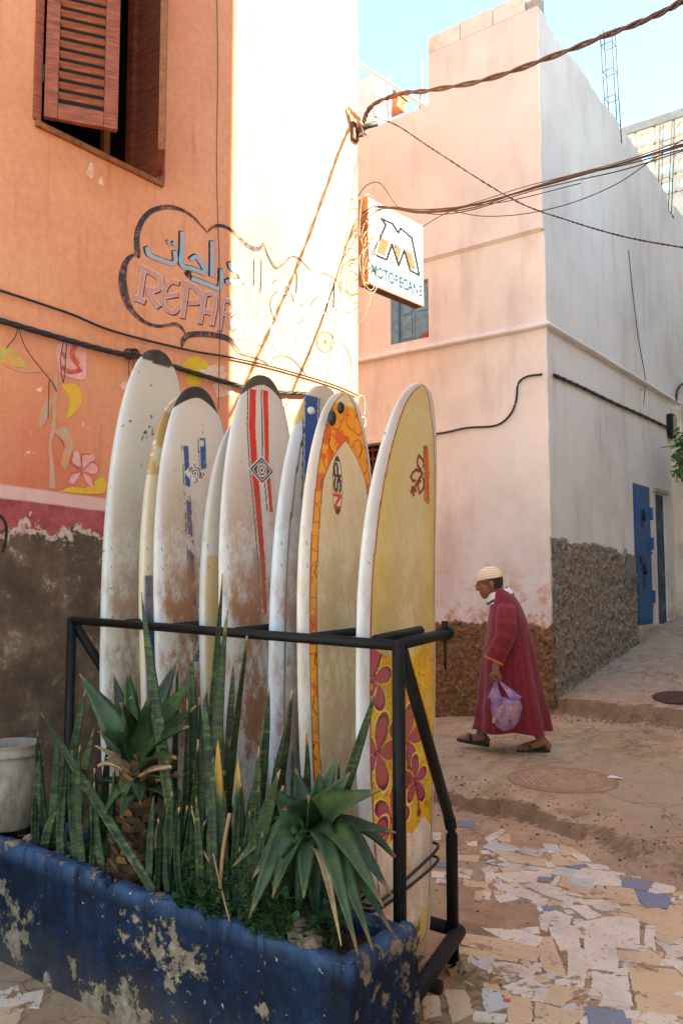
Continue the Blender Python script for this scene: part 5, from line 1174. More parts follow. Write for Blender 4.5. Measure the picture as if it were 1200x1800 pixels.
for j, (py_, a0, a1) in enumerate(outl):
    cx = (a0 + a1) / 2; hw = (a1 - a0) / 2 * HS; rg = []
    for k in range(40):
        a = 2 * math.pi * k / 40; w_ = 1 + .09 * math.sin(a * 6 + j) + .05 * math.sin(a * 11 + 2 * j); q = bp(cx, py_ + (3 * math.sin(a * 4) if j == 6 else 0), kn.y + .02); rg.append(q + Vector((math.cos(a) * hw * w_, math.sin(a) * min(.075, hw * .8) * w_, 0)))
    rings.append(rg)
loft('sack', rings, M['bag'], True, False, None, bag)
for sx, (ex, ey) in ((-1, (870, 1228)), (1, (905, 1228))):
    for y in (-.03, .03):
        e = bp(ex, ey, kn.y + .02 + y); top = Vector((.004 * -sx, y * .25, .012)); sx_ = Vector((-.034 if sx > 0 else .034, 0, 0)); V = []; F = []
        for i in range(9):
            t = i / 8; p = top.lerp(e, t) + Vector((0, y * .5 * math.sin(t * 3), .01 * math.sin(t * 3))); w_ = .010 + .042 * t ** 1.6; V += [p + Vector((w_, .004, 0)), p + Vector((.3 * w_, -.006 * (1 - t), 0)), p - Vector((.35 * w_, .006 * (1 - t), 0)), p - Vector((w_, -.004, 0))]
        for i in range(8):
            for k in range(3): F.append((i * 4 + k, i * 4 + k + 1, i * 4 + 5 + k, i * 4 + 4 + k))
        child(meshobj('handle', V, F, M['bag'], None, True), bag)
M['bread'] = simple('flat_bread', srgb(206, 158, 130), .8, .25, 14, .004)
for k, (px_, py_, r_, y) in enumerate(((876, 1254, .5, .012), (890, 1256, .35, .02), (903, 1250, .15, .0), (884, 1262, .3, -.03))):
    b_ = pebble((0, 0, 0), 1, (.026, .024, .088)); Rm = Matrix.Rotation(r_ * -1.1, 3, 'Y'); c_ = bp(px_, py_, kn.y + .02 + y * .8)
    for v in b_.verts: v.co = Rm @ v.co + c_
    ob = bmobj('bread_loaf', b_, M['bread'], None, True); ob.matrix_world = bag.matrix_world.copy(); tag(ob, ('bread roll at the near side of the lilac bag', 'bread roll in the middle of the lilac bag', 'bread roll leaning at the far edge of the lilac bag', 'bread roll lowest in the lilac bag')[k], 'bread', 'bread in the bag')
# ================================================================== painted lettering and pictures on the orange wall
def paintmat(name, col, worn=0.35, under=ORANGE):
    g = G(name); p = g.pos(); k = g.step(g.m('ADD', g.noise(p, 26, 7, .72), g.m('MULTIPLY', g.noise(p, 4, 4, .6), .5)), .62 + (0.35 - worn) * .5, .98 + (0.35 - worn) * .5)
    c = g.mix(g.noise(p, 40, 5, .7), tuple(c * .8 for c in col[:3]) + (1,), col); return g.out(g.mix(k, c, under), .9, g.noise(p, 30, 6, .65), .004)
PM = {'grey': paintmat('faded_dark_paint', srgb(56, 55, 62), .12), 'dark': paintmat('thin_black_paint', srgb(30, 28, 32), .05), 'blue': paintmat('pale_blue_paint', srgb(150, 184, 204), .15), 'rose': paintmat('dusty_pink_paint', srgb(204, 150, 146), .15),
      'white': paintmat('white_edge_sunlit_fill', srgb(226, 212, 204), .15), 'yellow': paintmat('mural_yellow', srgb(222, 190, 40), .25), 'red': paintmat('mural_red', srgb(190, 62, 70), .3), 'pink': paintmat('mural_pink', srgb(232, 176, 176), .25), 'teal': paintmat('mural_pale_green', srgb(170, 178, 160), .5), 'lime': paintmat('mural_lime', srgb(190, 190, 90), .4), 'peel': paintmat('peeled_pale_plaster', srgb(236, 218, 200), .35)}
_layer = [0]
def ribbon(nm, pts, w, mat, off=0.003, per=6, sharp=False):
    """a flat painted stroke on the wall through photo pixels; w = width(s) in pixels"""
    _layer[0] += 1; off = off + (_layer[0] % 9) * 0.00012
    n = len(pts); ws = w if isinstance(w, (list, tuple)) else [w] * n
    P = [Vector((p[0], p[1], ws[i])) for i, p in enumerate(pts)]; P = spline(P, per) if (n > 2 and not sharp) else P
    V = []; F = []
    for i, p in enumerate(P):
        t = (P[min(i + 1, len(P) - 1)] - P[max(i - 1, 0)]); t = Vector((t.x, t.y)).normalized(); nrm = Vector((-t.y, t.x)) * max(.4, p.z) / 2
        for s in (-1, 1): V.append(onX(p.x + nrm.x * s, p.y + nrm.y * s, off))
    F = [(2 * i, 2 * i + 1, 2 * i + 3, 2 * i + 2) for i in range(len(P) - 1)]
    return part(meshobj(nm, V, F, mat), oh)
def patch(nm, pts, mat, off=0.0028, jag=0.0):
    _layer[0] += 1; off = off + (_layer[0] % 9) * 0.00012
    P = spline([Vector((*p, 0)) for p in pts + [pts[0]]], 5)[:-1]; c = sum(P, Vector()) / len(P)
    P = [p + (p - c) * jag * N3(p.x * .3, p.y * .3, 2.2) for p in P]
    V = [onX(c.x, c.y, off)] + [onX(p.x, p.y, off) for p in P]; n = len(P)
    return part(meshobj(nm, V, [(0, 1 + i, 1 + (i + 1) % n) for i in range(n)], mat), oh)
A4 = lambda pts: [(200 + p[0] / 5, 340 + p[1] / 5, *([p[2] / 5] if len(p) > 2 else [])) for p in pts]
A5 = lambda pts: [(400 + p[0] / 5, 360 + p[1] / 5, *([p[2] / 5] if len(p) > 2 else [])) for p in pts]
def stroke(nm, pts, mat, w=None, **k):
    ws = [p[2] for p in pts] if w is None else w; return ribbon(nm, [(p[0], p[1]) for p in pts], ws, mat, **k)
for pts in (A4([(222, 570, 20), (212, 520, 48), (203, 400, 50), (222, 300, 50), (270, 210, 48), (340, 150, 46), (430, 122, 42), (520, 122, 38), (610, 150, 26), (690, 200, 20), (760, 270, 16), (825, 345, 10)]),
            A4([(826, 345, 10), (850, 308, 22), (900, 284, 28), (960, 286, 28), (1020, 312, 26), (1080, 362, 26), (1140, 425, 32), (1200, 470, 38), (1260, 488, 42), (1305, 460, 34), (1318, 430, 24)]),
            A5([(322, 345, 10), (345, 420, 16), (385, 505, 20), (430, 555, 24), (490, 520, 18), (560, 456, 14), (630, 475, 10), (700, 545, 9), (745, 590, 6)]),
            A5([(770, 605, 5), (840, 598, 7), (930, 640, 7), (980, 700, 6), (1000, 770, 5)]), A5([(960, 1190, 4), (1040, 1250, 5), (1085, 1380, 6), (1085, 1500, 5), (1040, 1610, 4)]),
            A4([(202, 525, 16), (140, 562, 40), (100, 625, 55), (80, 720, 68), (84, 820, 70), (110, 920, 64), (150, 1010, 50), (220, 1090, 36), (300, 1142, 30), (390, 1166, 28), (470, 1158, 28), (540, 1146, 32), (590, 1172, 26), (632, 1232, 12)]),
            A4([(600, 1358, 8), (608, 1300, 40), (650, 1248, 52), (750, 1234, 50), (850, 1240, 50), (950, 1258, 48), (1030, 1292, 45), (1075, 1360, 38), (1120, 1412, 20)]), A5([(110, 1310, 14), (200, 1335, 9), (300, 1365, 12), (365, 1408, 9)]),
            A5([(395, 1350, 10), (470, 1325, 8), (560, 1350, 9), (640, 1432, 9), (690, 1495, 6)])):
    stroke('painted_outline', pts, PM['grey'])
def letter(nm, strokes, w, fill, conv, edge='white', sh=(7, 9)):
    for st in strokes:
        q = conv(st); ribbon(nm, [(x + sh[0] / 5, y + sh[1] / 5) for x, y in q], w / 5 + 1.6, PM['dark'], .0024)
    for st in strokes: ribbon(nm, conv(st), w / 5 + 1.5, PM[edge], .0042)
    for st in strokes: ribbon(nm, conv(st), w / 5 - 1.2, PM[fill], .0058)
W_ = 42
letter('painted_letter', [[(262, 670), (245, 790), (222, 935)], [(225, 640), (330, 690), (405, 745), (410, 815), (360, 850), (285, 835)], [(310, 840), (350, 925), (400, 1000)], [(180, 915), (280, 950)]], W_, 'rose', A4)
letter('painted_letter', [[(578, 790), (510, 772), (455, 830), (437, 920), (465, 1010), (530, 1042), (572, 985)], [(455, 905), (565, 885)]], W_ - 6, 'rose', A4)
letter('painted_letter', [[(640, 800), (622, 940), (600, 1095)], [(610, 780), (700, 815), (758, 880), (748, 950), (655, 955)]], W_, 'rose', A4)
letter('painted_letter', [[(803, 880), (780, 1000), (755, 1145)], [(800, 885), (865, 880), (890, 960), (860, 1160)], [(790, 1035), (868, 1045)]], W_ - 6, 'rose', A4)
letter('painted_letter', [[(962, 930), (945, 1060), (925, 1205)], [(955, 930), (1030, 950), (1062, 1005), (1030, 1058), (965, 1055)], [(1000, 1065), (1015, 1150), (1060, 1195)]], W_ - 8, 'rose', A4)
letter('painted_letter', [[(135, 930), (130, 1040), (110, 1180)], [(130, 925), (180, 935), (205, 990), (180, 1190)], [(130, 1065), (190, 1070)]], W_ - 10, 'white', A5, sh=(4, 5))  # white fill from here on: sun glare on the pink letters, put into colour
letter('painted_letter', [[(240, 925), (370, 955)], [(305, 950), (295, 1080), (285, 1230)]], W_ - 12, 'white', A5, sh=(4, 5))
letter('painted_letter', [[(392, 1010), (385, 1120), (375, 1245)]], W_ - 14, 'white', A5, sh=(4, 5))
letter('painted_letter', [[(520, 1130), (470, 1070), (425, 1110), (415, 1190), (440, 1270), (490, 1270), (525, 1210), (520, 1130)]], W_ - 16, 'white', A5, sh=(4, 5))
letter('painted_letter', [[(575, 1090), (570, 1200), (560, 1320)], [(575, 1090), (620, 1190), (650, 1310)], [(692, 1085), (688, 1200), (682, 1340)]], W_ - 20, 'white', A5, sh=(4, 5))
for sts in ([[(292, 470), (315, 540), (400, 578), (535, 612), (540, 505)]], [[(475, 440), (498, 425)], [(520, 452), (545, 436)]], [[(604, 335), (602, 480), (598, 625), (700, 665), (805, 705)], [(675, 588), (720, 558), (765, 600), (815, 690)]], [[(868, 420), (868, 570), (866, 735)]], [[(948, 665), (945, 760), (925, 835), (830, 800), (685, 745)]], [[(1022, 605), (1040, 660), (1110, 700), (1122, 770), (1060, 772), (985, 778)]]):
    for st in sts:
        ribbon('painted_arabic_letter', [(x - 2.6, y - 1.6) for x, y in A4(st)], 8.6, PM['dark'], .0024, sharp=False); ribbon('painted_arabic_letter', A4(st), 7.6, PM['blue'], .0042)
patch('painted_arabic_letter', A4([(618, 700), (648, 668), (685, 700), (655, 740)]), PM['dark'])
for st in ([(238, 480), (234, 600), (225, 725), (130, 690)], [(303, 480), (300, 640), (292, 780)], [(398, 705), (430, 668), (505, 690), (562, 765), (590, 860)], [(520, 768), (430, 775), (382, 850), (400, 960), (470, 1040), (560, 1062), (640, 1042), (690, 992)], [(612, 590), (612, 700), (606, 800)], [(642, 880), (740, 905), (850, 950)], [(732, 905), (765, 835), (825, 808), (878, 865), (868, 942)], [(940, 690), (938, 800), (934, 905)], [(0, 640), (45, 665), (85, 685)]):
    ribbon('painted_arabic_letter', [(x - 1.2, y - .8) for x, y in A5(st)], 2.0, PM['dark'], .0024); ribbon('painted_arabic_letter', [(x + 3.5, y + 2) for x, y in A5(st)], 6.0, PM['white'], .0042)  # white in place of pale blue: the sunlit part of the script, as colour
wc = [(860 + 75 * math.cos(a), 1205 + 90 * math.sin(a)) for a in np.linspace(0, 2 * math.pi, 17)]
ribbon('painted_wheel', A5(wc), 1.3, PM['dark'])
for a in np.linspace(0, math.pi, 6)[:-1]: ribbon('painted_wheel', A5([(860 + 70 * math.cos(a), 1205 + 84 * math.sin(a)), (860 - 70 * math.cos(a), 1205 - 84 * math.sin(a))]), .6, PM['dark'])
# mural flowers
B1_ = lambda pts: [(p[0] / 3.46, 480 + p[1] / 3.46) for p in pts]
patch('mural_rose', B1_([(350, 430), (430, 410), (520, 450), (525, 540), (520, 640), (440, 640), (365, 600), (345, 500)]), PM['pink'])
for st, w in (([(460, 440), (440, 500), (480, 560)], 9), ([(375, 570), (430, 600), (490, 590)], 8), ([(380, 480), (400, 520)], 6), ([(500, 600), (470, 560)], 5)): ribbon('mural_rose', B1_(st), w, PM['red'], .0045)
patch('mural_leaf', B1_([(375, 680), (460, 675), (502, 740), (490, 810), (410, 882), (425, 790), (400, 720)]), PM['yellow'])
patch('mural_leaf', B1_([(340, 720), (280, 770), (245, 860), (248, 940), (300, 860)]), PM['teal'])
ribbon('mural_stem', B1_([(345, 620), (335, 780), (325, 950), (305, 1050), (318, 1180), (320, 1310)]), [7, 7, 7, 6, 8, 11], PM['teal'])
ribbon('mural_stem', B1_([(40, 560), (150, 595), (260, 590), (330, 612)]), [4, 6, 5, 4], PM['teal'])
patch('mural_leaf', B1_([(-30, 440), (70, 455), (170, 570), (60, 560), (-30, 530)]), PM['lime'])
patch('mural_leaf', B1_([(330, 960), (400, 940), (445, 1020), (430, 1120), (400, 1190), (370, 1150), (395, 1040)]), PM['teal'])
for st in ([(500, 1190), (440, 1150), (445, 1100), (480, 1090)], [(505, 1190), (500, 1110), (550, 1100), (580, 1130)], [(510, 1200), (560, 1150), (595, 1170), (580, 1220)], [(500, 1210), (440, 1220), (415, 1260), (450, 1280)], [(510, 1215), (560, 1240), (570, 1290), (530, 1280)]):
    patch('mural_flower', B1_([(500, 1205)] + st), PM['pink']); ribbon('mural_flower', B1_([(500, 1205), st[1], st[2]]), 2.4, PM['red'], .0045)
patch('mural_leaf', B1_([(360, 1330), (440, 1300), (520, 1310), (600, 1250), (640, 1250), (640, 1330), (560, 1345), (440, 1335)]), PM['yellow'])
patch('mural_leaf', [(322, 640), (345, 625), (368, 645), (352, 675), (335, 678), (324, 660)], PM['yellow'])
for pts in ([(352, 650), (385, 640), (402, 660), (380, 672), (360, 668)], [(372, 675), (400, 672), (410, 690), (385, 700)], [(500, 700), (525, 705), (522, 722), (498, 718)], [(210, 675), (225, 670), (230, 680), (215, 684)], [(62, 685), (74, 680), (72, 690)]): patch('peeled_patch', pts, PM['peel'], jag=.5)
ribbon('painted_mark', B1_([(0, 1470), (35, 1520), (40, 1600), (20, 1700)]), 5, PM['dark'])
for pts in ([(152, 305), (160, 285), (166, 300), (162, 312)], [(172, 322), (178, 310), (182, 325)]): patch('chipped_patch', pts, PM['peel'], jag=.4)
# ================================================================== cables on and around the houses
def vplane(A, Bp):
    A, Bp = Vector(A), Vector(Bp); n = Vector((Bp.y - A.y, A.x - Bp.x, 0)).normalized()
    def f(px_, py_): d = ray(px_, py_); return CAM + d * ((A - CAM).dot(n) / d.dot(n))
    return f
def wallcable(lab, pxs, r, mat, X=0.018, strands=1, cat='cable'):
    P = spline([onX(*p, X) for p in pxs], 10)
    if strands == 1: o = tube('wall_cable', P, r, mat, None, 7)
    else: o = tubes('wall_cable', [twist(P, r, r * 1.0, len(P) / 9, 2 * math.pi * k / strands) for k in range(strands)], r, mat, None, 7)
    return tag(o, lab, cat)
wallcable('single dark cable fixed along the orange wall above the twisted bundle', [(-40, 497), (0, 510), (120, 550), (200, 582), (330, 615), (400, 627), (480, 645), (560, 668), (600, 682), (628, 695)], .007, M['cable'])
wallcable('twisted bundle of black cables running along the orange wall behind the boards', [(-40, 553), (0, 563), (110, 595), (200, 619), (260, 630), (340, 655), (430, 680), (500, 690), (560, 694), (626, 712)], .0085, M['cable'], .03, 4)
wallcable('thin wire hanging straight down the orange wall through the lettering', [(381, -20), (383, 120), (381, 300), (386, 480), (386, 600), (384, 720)], .0022, M['cable'], .006)
for k, (lab, pts) in enumerate((('short wire drooping from the cable bundle over the mural leaf', [(32, 572), (28, 590), (12, 612)]), ('loose wire looping from the bundle down to the mural stem', [(33, 575), (45, 610), (70, 645), (92, 672), (100, 688), (88, 668), (86, 700), (85, 735)]), ('string loop hung from the bundle across the mural rose', [(115, 590), (107, 630), (112, 672), (118, 600)]), ('short frayed strings tied where the bundle meets the tallest board', [(230, 620), (226, 650), (232, 668), (236, 622)]))):
    wallcable(lab, pts, .0025, M['cable'], .03, 1, 'wire')
kn_ = tag(tubes('cable_tie_knot', [[onX(225 + 8 * math.cos(a) + 3 * k, 622 + 9 * math.sin(a), .035 + .006 * k) for a in np.linspace(0, 6.28, 12)] for k in range(5)], .004, M['cable'], None, 6), 'knot of black tape on the cable bundle beside the tallest board', 'cable tie')
# overhead
Abr = Vector((0.12, 5.33, onX(636, 225, .05).z)); Eth = CAM + ray(1215, -8) * 4.7
f = vplane(Abr, Eth); P = spline([onX(634, 240, .06), f(640, 210), f(655, 185), f(700, 166), f(755, 159), f(850, 141), f(955, 105), f(1060, 64), f(1150, 28), f(1215, -8)], 14)
o = tubes('overhead_cable', [twist(P, .009, .0095 + .001 * k, 9 + k * .3, 2 * math.pi * k / 3) for k in range(3)], .0092, M['cablebrown'], None, 8); tag(o, 'thick twisted brown cable slung from the corner bracket up across the sky', 'cable')
br = tag(empty('cable_bracket', (0, 5.3, Abr.z)), 'cable bracket with knotted rag at the corner of the orange house', 'bracket')
part(boxobj('plate', .002, .03, 5.26, 5.34, Abr.z - .12, Abr.z + .03, M['steel'], None, .004), br); part(tube('arm', [(.01, 5.3, Abr.z - .05), (.10, 5.36, Abr.z + .0), (.16, 5.42, Abr.z + .03)], .022, M['cable'], None, 8), br)
part(tubes('rag', [spline([(.02, 5.2, Abr.z + .12), (.07, 5.27, Abr.z + .05), (.03, 5.33, Abr.z - .02), (.09, 5.37, Abr.z - .06)], 6), spline([(.02, 5.24, Abr.z + .10), (.06, 5.30, Abr.z + .03), (.07, 5.36, Abr.z - .02)], 6)], .016, M['cablepale'], None, 7), br)
Ath = onX(660, 205, .12); Et = CAM + ray(1215, 440) * 5.2; f = vplane(Ath, Et)
o = tubes('overhead_cable', [twist(spline([f(658, 205), f(700, 222), f(760, 262), f(900, 350), f(1000, 388), f(1100, 417), f(1215, 438)], 14), .0035, .004, 34, math.pi * k) for k in range(2)], .0038, M['cable'], None, 6); tag(o, 'thin twisted wire descending from the corner bracket across the pink house', 'cable')
Abu = onX(652, 362, .14); Eb = CAM + ray(1215, 252) * 4.6; f = vplane(Abu, Eb)
base_ = [(690, 366), (735, 372), (780, 371), (840, 360), (920, 335), (1000, 312), (1100, 286), (1215, 250)]
offs = [(0, 0, .0062), (-6, 3, .005), (-12, 8, .004), (4, -3, .005), (2, 10, .0035), (-3, -6, .003)]
for k, (a, b, r) in enumerate(offs):
    pts = [f(x, y + a * (1 - abs(i - 3.2) / 5) * .6 + b * (i / 7) + 2.0 * math.sin(i * 1.7 + k)) for i, (x, y) in enumerate(base_)]
    pts = [f(636, 375 + 9 * k), f(660, 362 + 3 * k)] + pts
    tag(tube('overhead_cable', spline(pts, 10), r, M['cable'] if k % 2 == 0 else M['cablebrown'], None, 7), ('thickest dark cable of the bundle crossing from the lightbox sign', 'brown cable just above the thick one in the bundle from the sign', 'uppermost slack cable of the bundle from the sign', 'brown cable sagging along the bundle from the sign', 'lowest dark cable of the bundle leaving the sign', 'thin brown cable woven through the bundle from the sign')[k], 'cable', 'bundle of cables from the sign')
tag(tube('overhead_cable', spline([f(800, 372), f(850, 380), f(920, 376), f(1000, 358), f(1080, 325), f(1140, 285), f(1215, 235)], 10), .003, M['cable'], None, 6), 'single wire sagging below the cable bundle in front of the pink house', 'cable')
tag(tube('overhead_cable', spline([f(640, 480), f(700, 430), f(790, 372), f(900, 352), f(1020, 322)], 10), .003, M['cable'], None, 6), 'thin wire rising past the sign face to join the cable bundle', 'cable')
tag(tube('overhead_cable', spline([onX(629, 345, .05), onX(645, 325, .12), onX(668, 322, .2), onX(690, 352, .3), f(700, 366)], 8), .005, M['cablebrown'], None, 7), 'brown cable arching from the wall corner over the top of the sign', 'cable')
# the sign
sg = tag(empty('lightbox_sign', (0.03, 5.40, 0)), 'white lightbox sign with an angular M emblem, projecting from the house corner', 'sign')
zb, zt_ = onY(648, 500, 5.42).z, onY(648, 347, 5.42).z; SL = .78
M['signface'] = simple('white_sign_face', srgb(236, 236, 232), .35, .06, 6); M['signcase'] = simple('rusty_sign_case', srgb(170, 112, 70), .6, .35, 10, .003, dirt=srgb(110, 66, 42)); M['signgrey'] = simple('sign_black_print', srgb(44, 45, 46), .95, .1, **{'Specular IOR Level': 0.0}); M['signorange'] = simple('sign_orange_print', srgb(150, 92, 68), .95, .15, **{'Specular IOR Level': 0.0}); M['signblue'] = simple('sign_pale_blue_print', srgb(30, 66, 80), .95, .1, **{'Specular IOR Level': 0.0})
def sp(o): o.parent = sg; return o
sg.rotation_euler = (0, 0, R(-4.5))
bm = bmesh.new(); box(bm, -.055, .045, 0, SL, zb, zt_, .006); sp(bmobj('case', bm, M['signcase'])); sp(boxobj('face', .0455, .049, .012, SL - .012, zb + .012, zt_ - .012, M['signface'])); sp(boxobj('face', -.059, -.0555, .012, SL - .012, zb + .012, zt_ - .012, M['signface']))
for z in (zb + .03,): sp(boxobj('seam', -.04, .03, .02, SL - .02, zb - .004, zb - .0005, M['steel']))
def flat(nm, pts, mat, x=.0494):
    """polygon on the sign face; pts in crop pixels of the photographed face"""
    c = [(.02 + (px_ - 195) / (560 - 195) * (SL - .03), zt_ - .012 - (py_ - (925 + (px_ - 195) * .534)) / 620 * (zt_ - zb) * (1 + (px_ - 195) / 365 * .06)) for px_, py_ in pts]
    sp(meshobj(nm, [(x, y, z) for y, z in c], [tuple(range(len(c)))], mat))
def strokeflat(nm, pts, w, mat):
    for a, b in zip(pts, pts[1:]):
        d = Vector((b[0] - a[0], b[1] - a[1])).normalized(); n_ = Vector((-d.y, d.x)) * w / 2; e = d * w * .35
        flat(nm, [(a[0] + n_.x - e.x, a[1] + n_.y - e.y), (b[0] + n_.x + e.x, b[1] + n_.y + e.y), (b[0] - n_.x + e.x, b[1] - n_.y + e.y), (a[0] - n_.x - e.x, a[1] - n_.y - e.y)], mat, .0494 + random.random() * .0006)
strokeflat('emblem_line', [(270, 1065), (300, 1110), (215, 1320), (305, 1360), (340, 1245), (385, 1400), (425, 1290), (465, 1435), (530, 1470), (478, 1200), (400, 1130), (385, 1165), (345, 1100), (270, 1065)], 17, M['signgrey'])
flat('emblem_field', [(270, 1200), (325, 1225), (292, 1335), (238, 1310)], M['signorange'], .0492); flat('emblem_field', [(350, 1240), (408, 1275), (385, 1370)], M['signorange'], .0492); flat('emblem_field', [(435, 1290), (480, 1315), (508, 1440), (460, 1410)], M['signorange'], .0492)
fc = bpy.data.curves.new('sign_text', 'FONT'); fc.body = 'MOTOBECANE'; fc.size = .135; fc.extrude = .0004; fc.offset = .005
to = bpy.data.objects.new('sign_text', fc); link(to); bpy.context.view_layer.update(); tm = bpy.data.meshes.new_from_object(to.evaluated_get(bpy.context.evaluated_depsgraph_get())); bpy.data.objects.remove(to)
wx = max(v.co.x for v in tm.vertices); tm.materials.clear(); tm.materials.append(M['signblue']); to = bpy.data.objects.new('sign_lettering', tm); link(to); to.parent = sg
k_ = (SL - .06) / wx; print('signtext', wx, k_, len(tm.vertices), zb, zt_); to.matrix_local = Matrix.Translation((.0498, .03, zb + .085)) @ Matrix(((0, 0, 1, 0), (k_, 0, 0, 0), (0, 1, 0, 0), (0, 0, 0, 1)))
# loops of wire hanging at the sign
rnd = random.Random(3); lp = []
for k in range(9):
    cx, cy, r_ = 648 + rnd.uniform(-6, 8), 430 + rnd.uniform(-45, 55), rnd.uniform(14, 34); X = rnd.uniform(.08, .16); ph = rnd.uniform(0, 6)
    lp.append([onX(cx + .55 * r_ * math.cos(a) * (1 + .2 * math.sin(2 * a + ph)), cy + 1.5 * r_ * math.sin(a), X + .02 * math.sin(a + ph)) for a in np.linspace(ph, ph + rnd.uniform(4.2, 6.28), 26)])
tag(tubes('wire_tangle', lp, .0035, M['cablepale'], None, 6), 'tangle of pale wire loops hanging over the wall side of the sign', 'wire')
tag(tube('wire_loop', [onX(671 + 25 * math.cos(a), 443 + 32 * math.sin(a), .22) for a in np.linspace(.4, 6.6, 40)], .0045, M['cablebrown'], None, 7), 'large brown cable ring hanging in front of the sign face', 'wire')
tag(tube('wire_tail', spline([onX(652, 520, .1), onX(645, 545, .08), onX(632, 570, .03)], 8), .003, M['cablepale'], None, 6), 'pale wire end dangling under the sign', 'wire')
sc2 = tag(tubes('iron_scroll', [[onX(634 + 7 * math.cos(a), 715 + 20 * math.sin(a) , .06) for a in np.linspace(1.5, 7.2, 20)], [onX(637 + 5 * math.cos(a), 742 + 9 * math.sin(a), .06) for a in np.linspace(3.5, 8.4, 16)]], .006, M['cablepale'], None, 7), 'curl of pale wire at the wall corner behind the flower bordered board', 'wire')
# conduits on the pink house
o = tag(tube('wall_conduit', spline([onY(x, y, YP - .02) for x, y in ((700, 765), (770, 762), (820, 752), (870, 748), (895, 730), (906, 705), (910, 675), (925, 662), (952, 658))], 8), .011, M['cable'], None, 8), 'black conduit bending up the pink wall beside the yellow board', 'conduit')
P = [onX(x, y, XP + .02) for x, y in ((973, 659), (1020, 680), (1080, 709), (1130, 731), (1176, 753))]; o = tag(empty('clipped_conduit', P[0]), 'black clipped conduit along the shaded side of the pink house', 'conduit')
part(tube('pipe', spline(P, 8), .017, M['cable'], None, 8), o); PP = spline(P, 8)
for p in PP[1::2]: part(tube('clip', [p + Vector((0, -.012, -.002)), p + Vector((0, .012, .002))], .022, M['steel'], None, 8), o)
o = tag(tube('hanging_wire', spline([onX(x, y, XP + .012) for x, y in ((1104, 440), (1112, 520), (1122, 600), (1133, 665), (1130, 712))], 8), .005, M['cable'], None, 6), 'thin wire hanging down the shaded side of the pink house to the square hole', 'wire')
# lamp and pot plant at the far right
a_, b_ = onX(1179, 768, XP + .06), onX(1193, 735, XP + .06); lm = tag(empty('wall_lamp', (XP, a_.y, a_.z)), 'rectangular bulkhead lamp on the wall above the weathered door', 'lamp')
part(boxobj('case', XP + .004, XP + .08, a_.y, b_.y, a_.z, b_.z, M['blacksteel'], None, .015), lm); part(boxobj('glass', XP + .0805, XP + .095, a_.y + .03, b_.y - .03, a_.z + .03, b_.z - .03, M['concrete'], None, .01), lm)
tag(tube('bent_pipe', spline([onX(1187, 705, XP + .05), onX(1190, 685, XP + .06), onX(1200, 674, XP + .07), onX(1215, 672, XP + .08)], 6), .02, M['steel'], None, 8), 'bent grey pipe on the wall above the bulkhead lamp', 'pipe')
pc = onX(1203, 815, XP + .32); pp = tag(empty('hanging_pot_plant', pc), 'trailing green plant in a grey pot hung beside the weathered door', 'plant')
o = lathe('pot', [(.07, -.1), (.11, .08), (.10, .08), (.065, -.08)], M['concrete'], None, pc, 24); o.parent = pp; o.location = (0, 0, 0)
part(tube('hook', [pc + Vector((-.3, 0, .25)), pc + Vector((0, 0, .25)), pc + Vector((0, 0, .05))], .006, M['steel'], None, 6), pp)
rnd = random.Random(9); V = []; F = []; stl = []
for i in range(16):
    e = pc + Vector((rnd.uniform(-.12, .12), rnd.uniform(-.55, .25), rnd.uniform(-.30, .50))); P = spline([pc + Vector((0, 0, .05)), pc.lerp(e, .5) + Vector((0, 0, .12)), e], 6); stl.append(P)
    for q in P[4:]:
        for _ in range(2):
            d = Vector((rnd.uniform(-1, 1), rnd.uniform(-1, 1), rnd.uniform(-.8, .3))).normalized(); s_ = rnd.uniform(.07, .13); w_ = d.cross(Vector((.3, 0, 1))).normalized() * s_ * .24; k = len(V); V += [q, q + d * s_ * .4 + w_, q + d * s_, q + d * s_ * .4 - w_]; F += [(k, k+1, k+2), (k, k+2, k+3)]
part(tubes('stem', stl, .004, M['weed'], None, 5), pp); M['brightleaf'] = simple('bright_leaf', srgb(92, 142, 56), .55, .4, 20); part(meshobj('foliage', V, F, M['brightleaf']), pp)['kind'] = 'stuff'
# ================================================================== broken tile paving
def tmat(name, a, b, dirt):
    g = G(name); v = g.pos(); c = g.mix(g.noise(v, 7, 6, .65), a, b)
    c = g.mix(g.step(g.noise(v, 7, 10, .76), .565, .60), c, dirt); c = g.mix(g.m('MULTIPLY', g.step(g.noise(v, 3.1, 6, .7), .45, .72), .45), c, dirt); c = g.mix(g.m('MULTIPLY', g.step(g.noise(v, 45, 5, .7), .60, .66), .7), c, srgb(104, 78, 58))
    return g.out(c, .55, g.noise(v, 40, 6, .7), .002)
dt = srgb(148, 116, 86)
TM = {'w': tmat('white_tile', srgb(206, 198, 180), srgb(222, 214, 198), dt), 'c': tmat('cream_tile', srgb(196, 168, 130), srgb(212, 190, 156), dt), 'b': tmat('blue_marbled_tile', srgb(96, 112, 140), srgb(130, 142, 162), dt), 'm': tmat('pale_blue_tile', srgb(178, 186, 188), srgb(200, 202, 196), dt)}
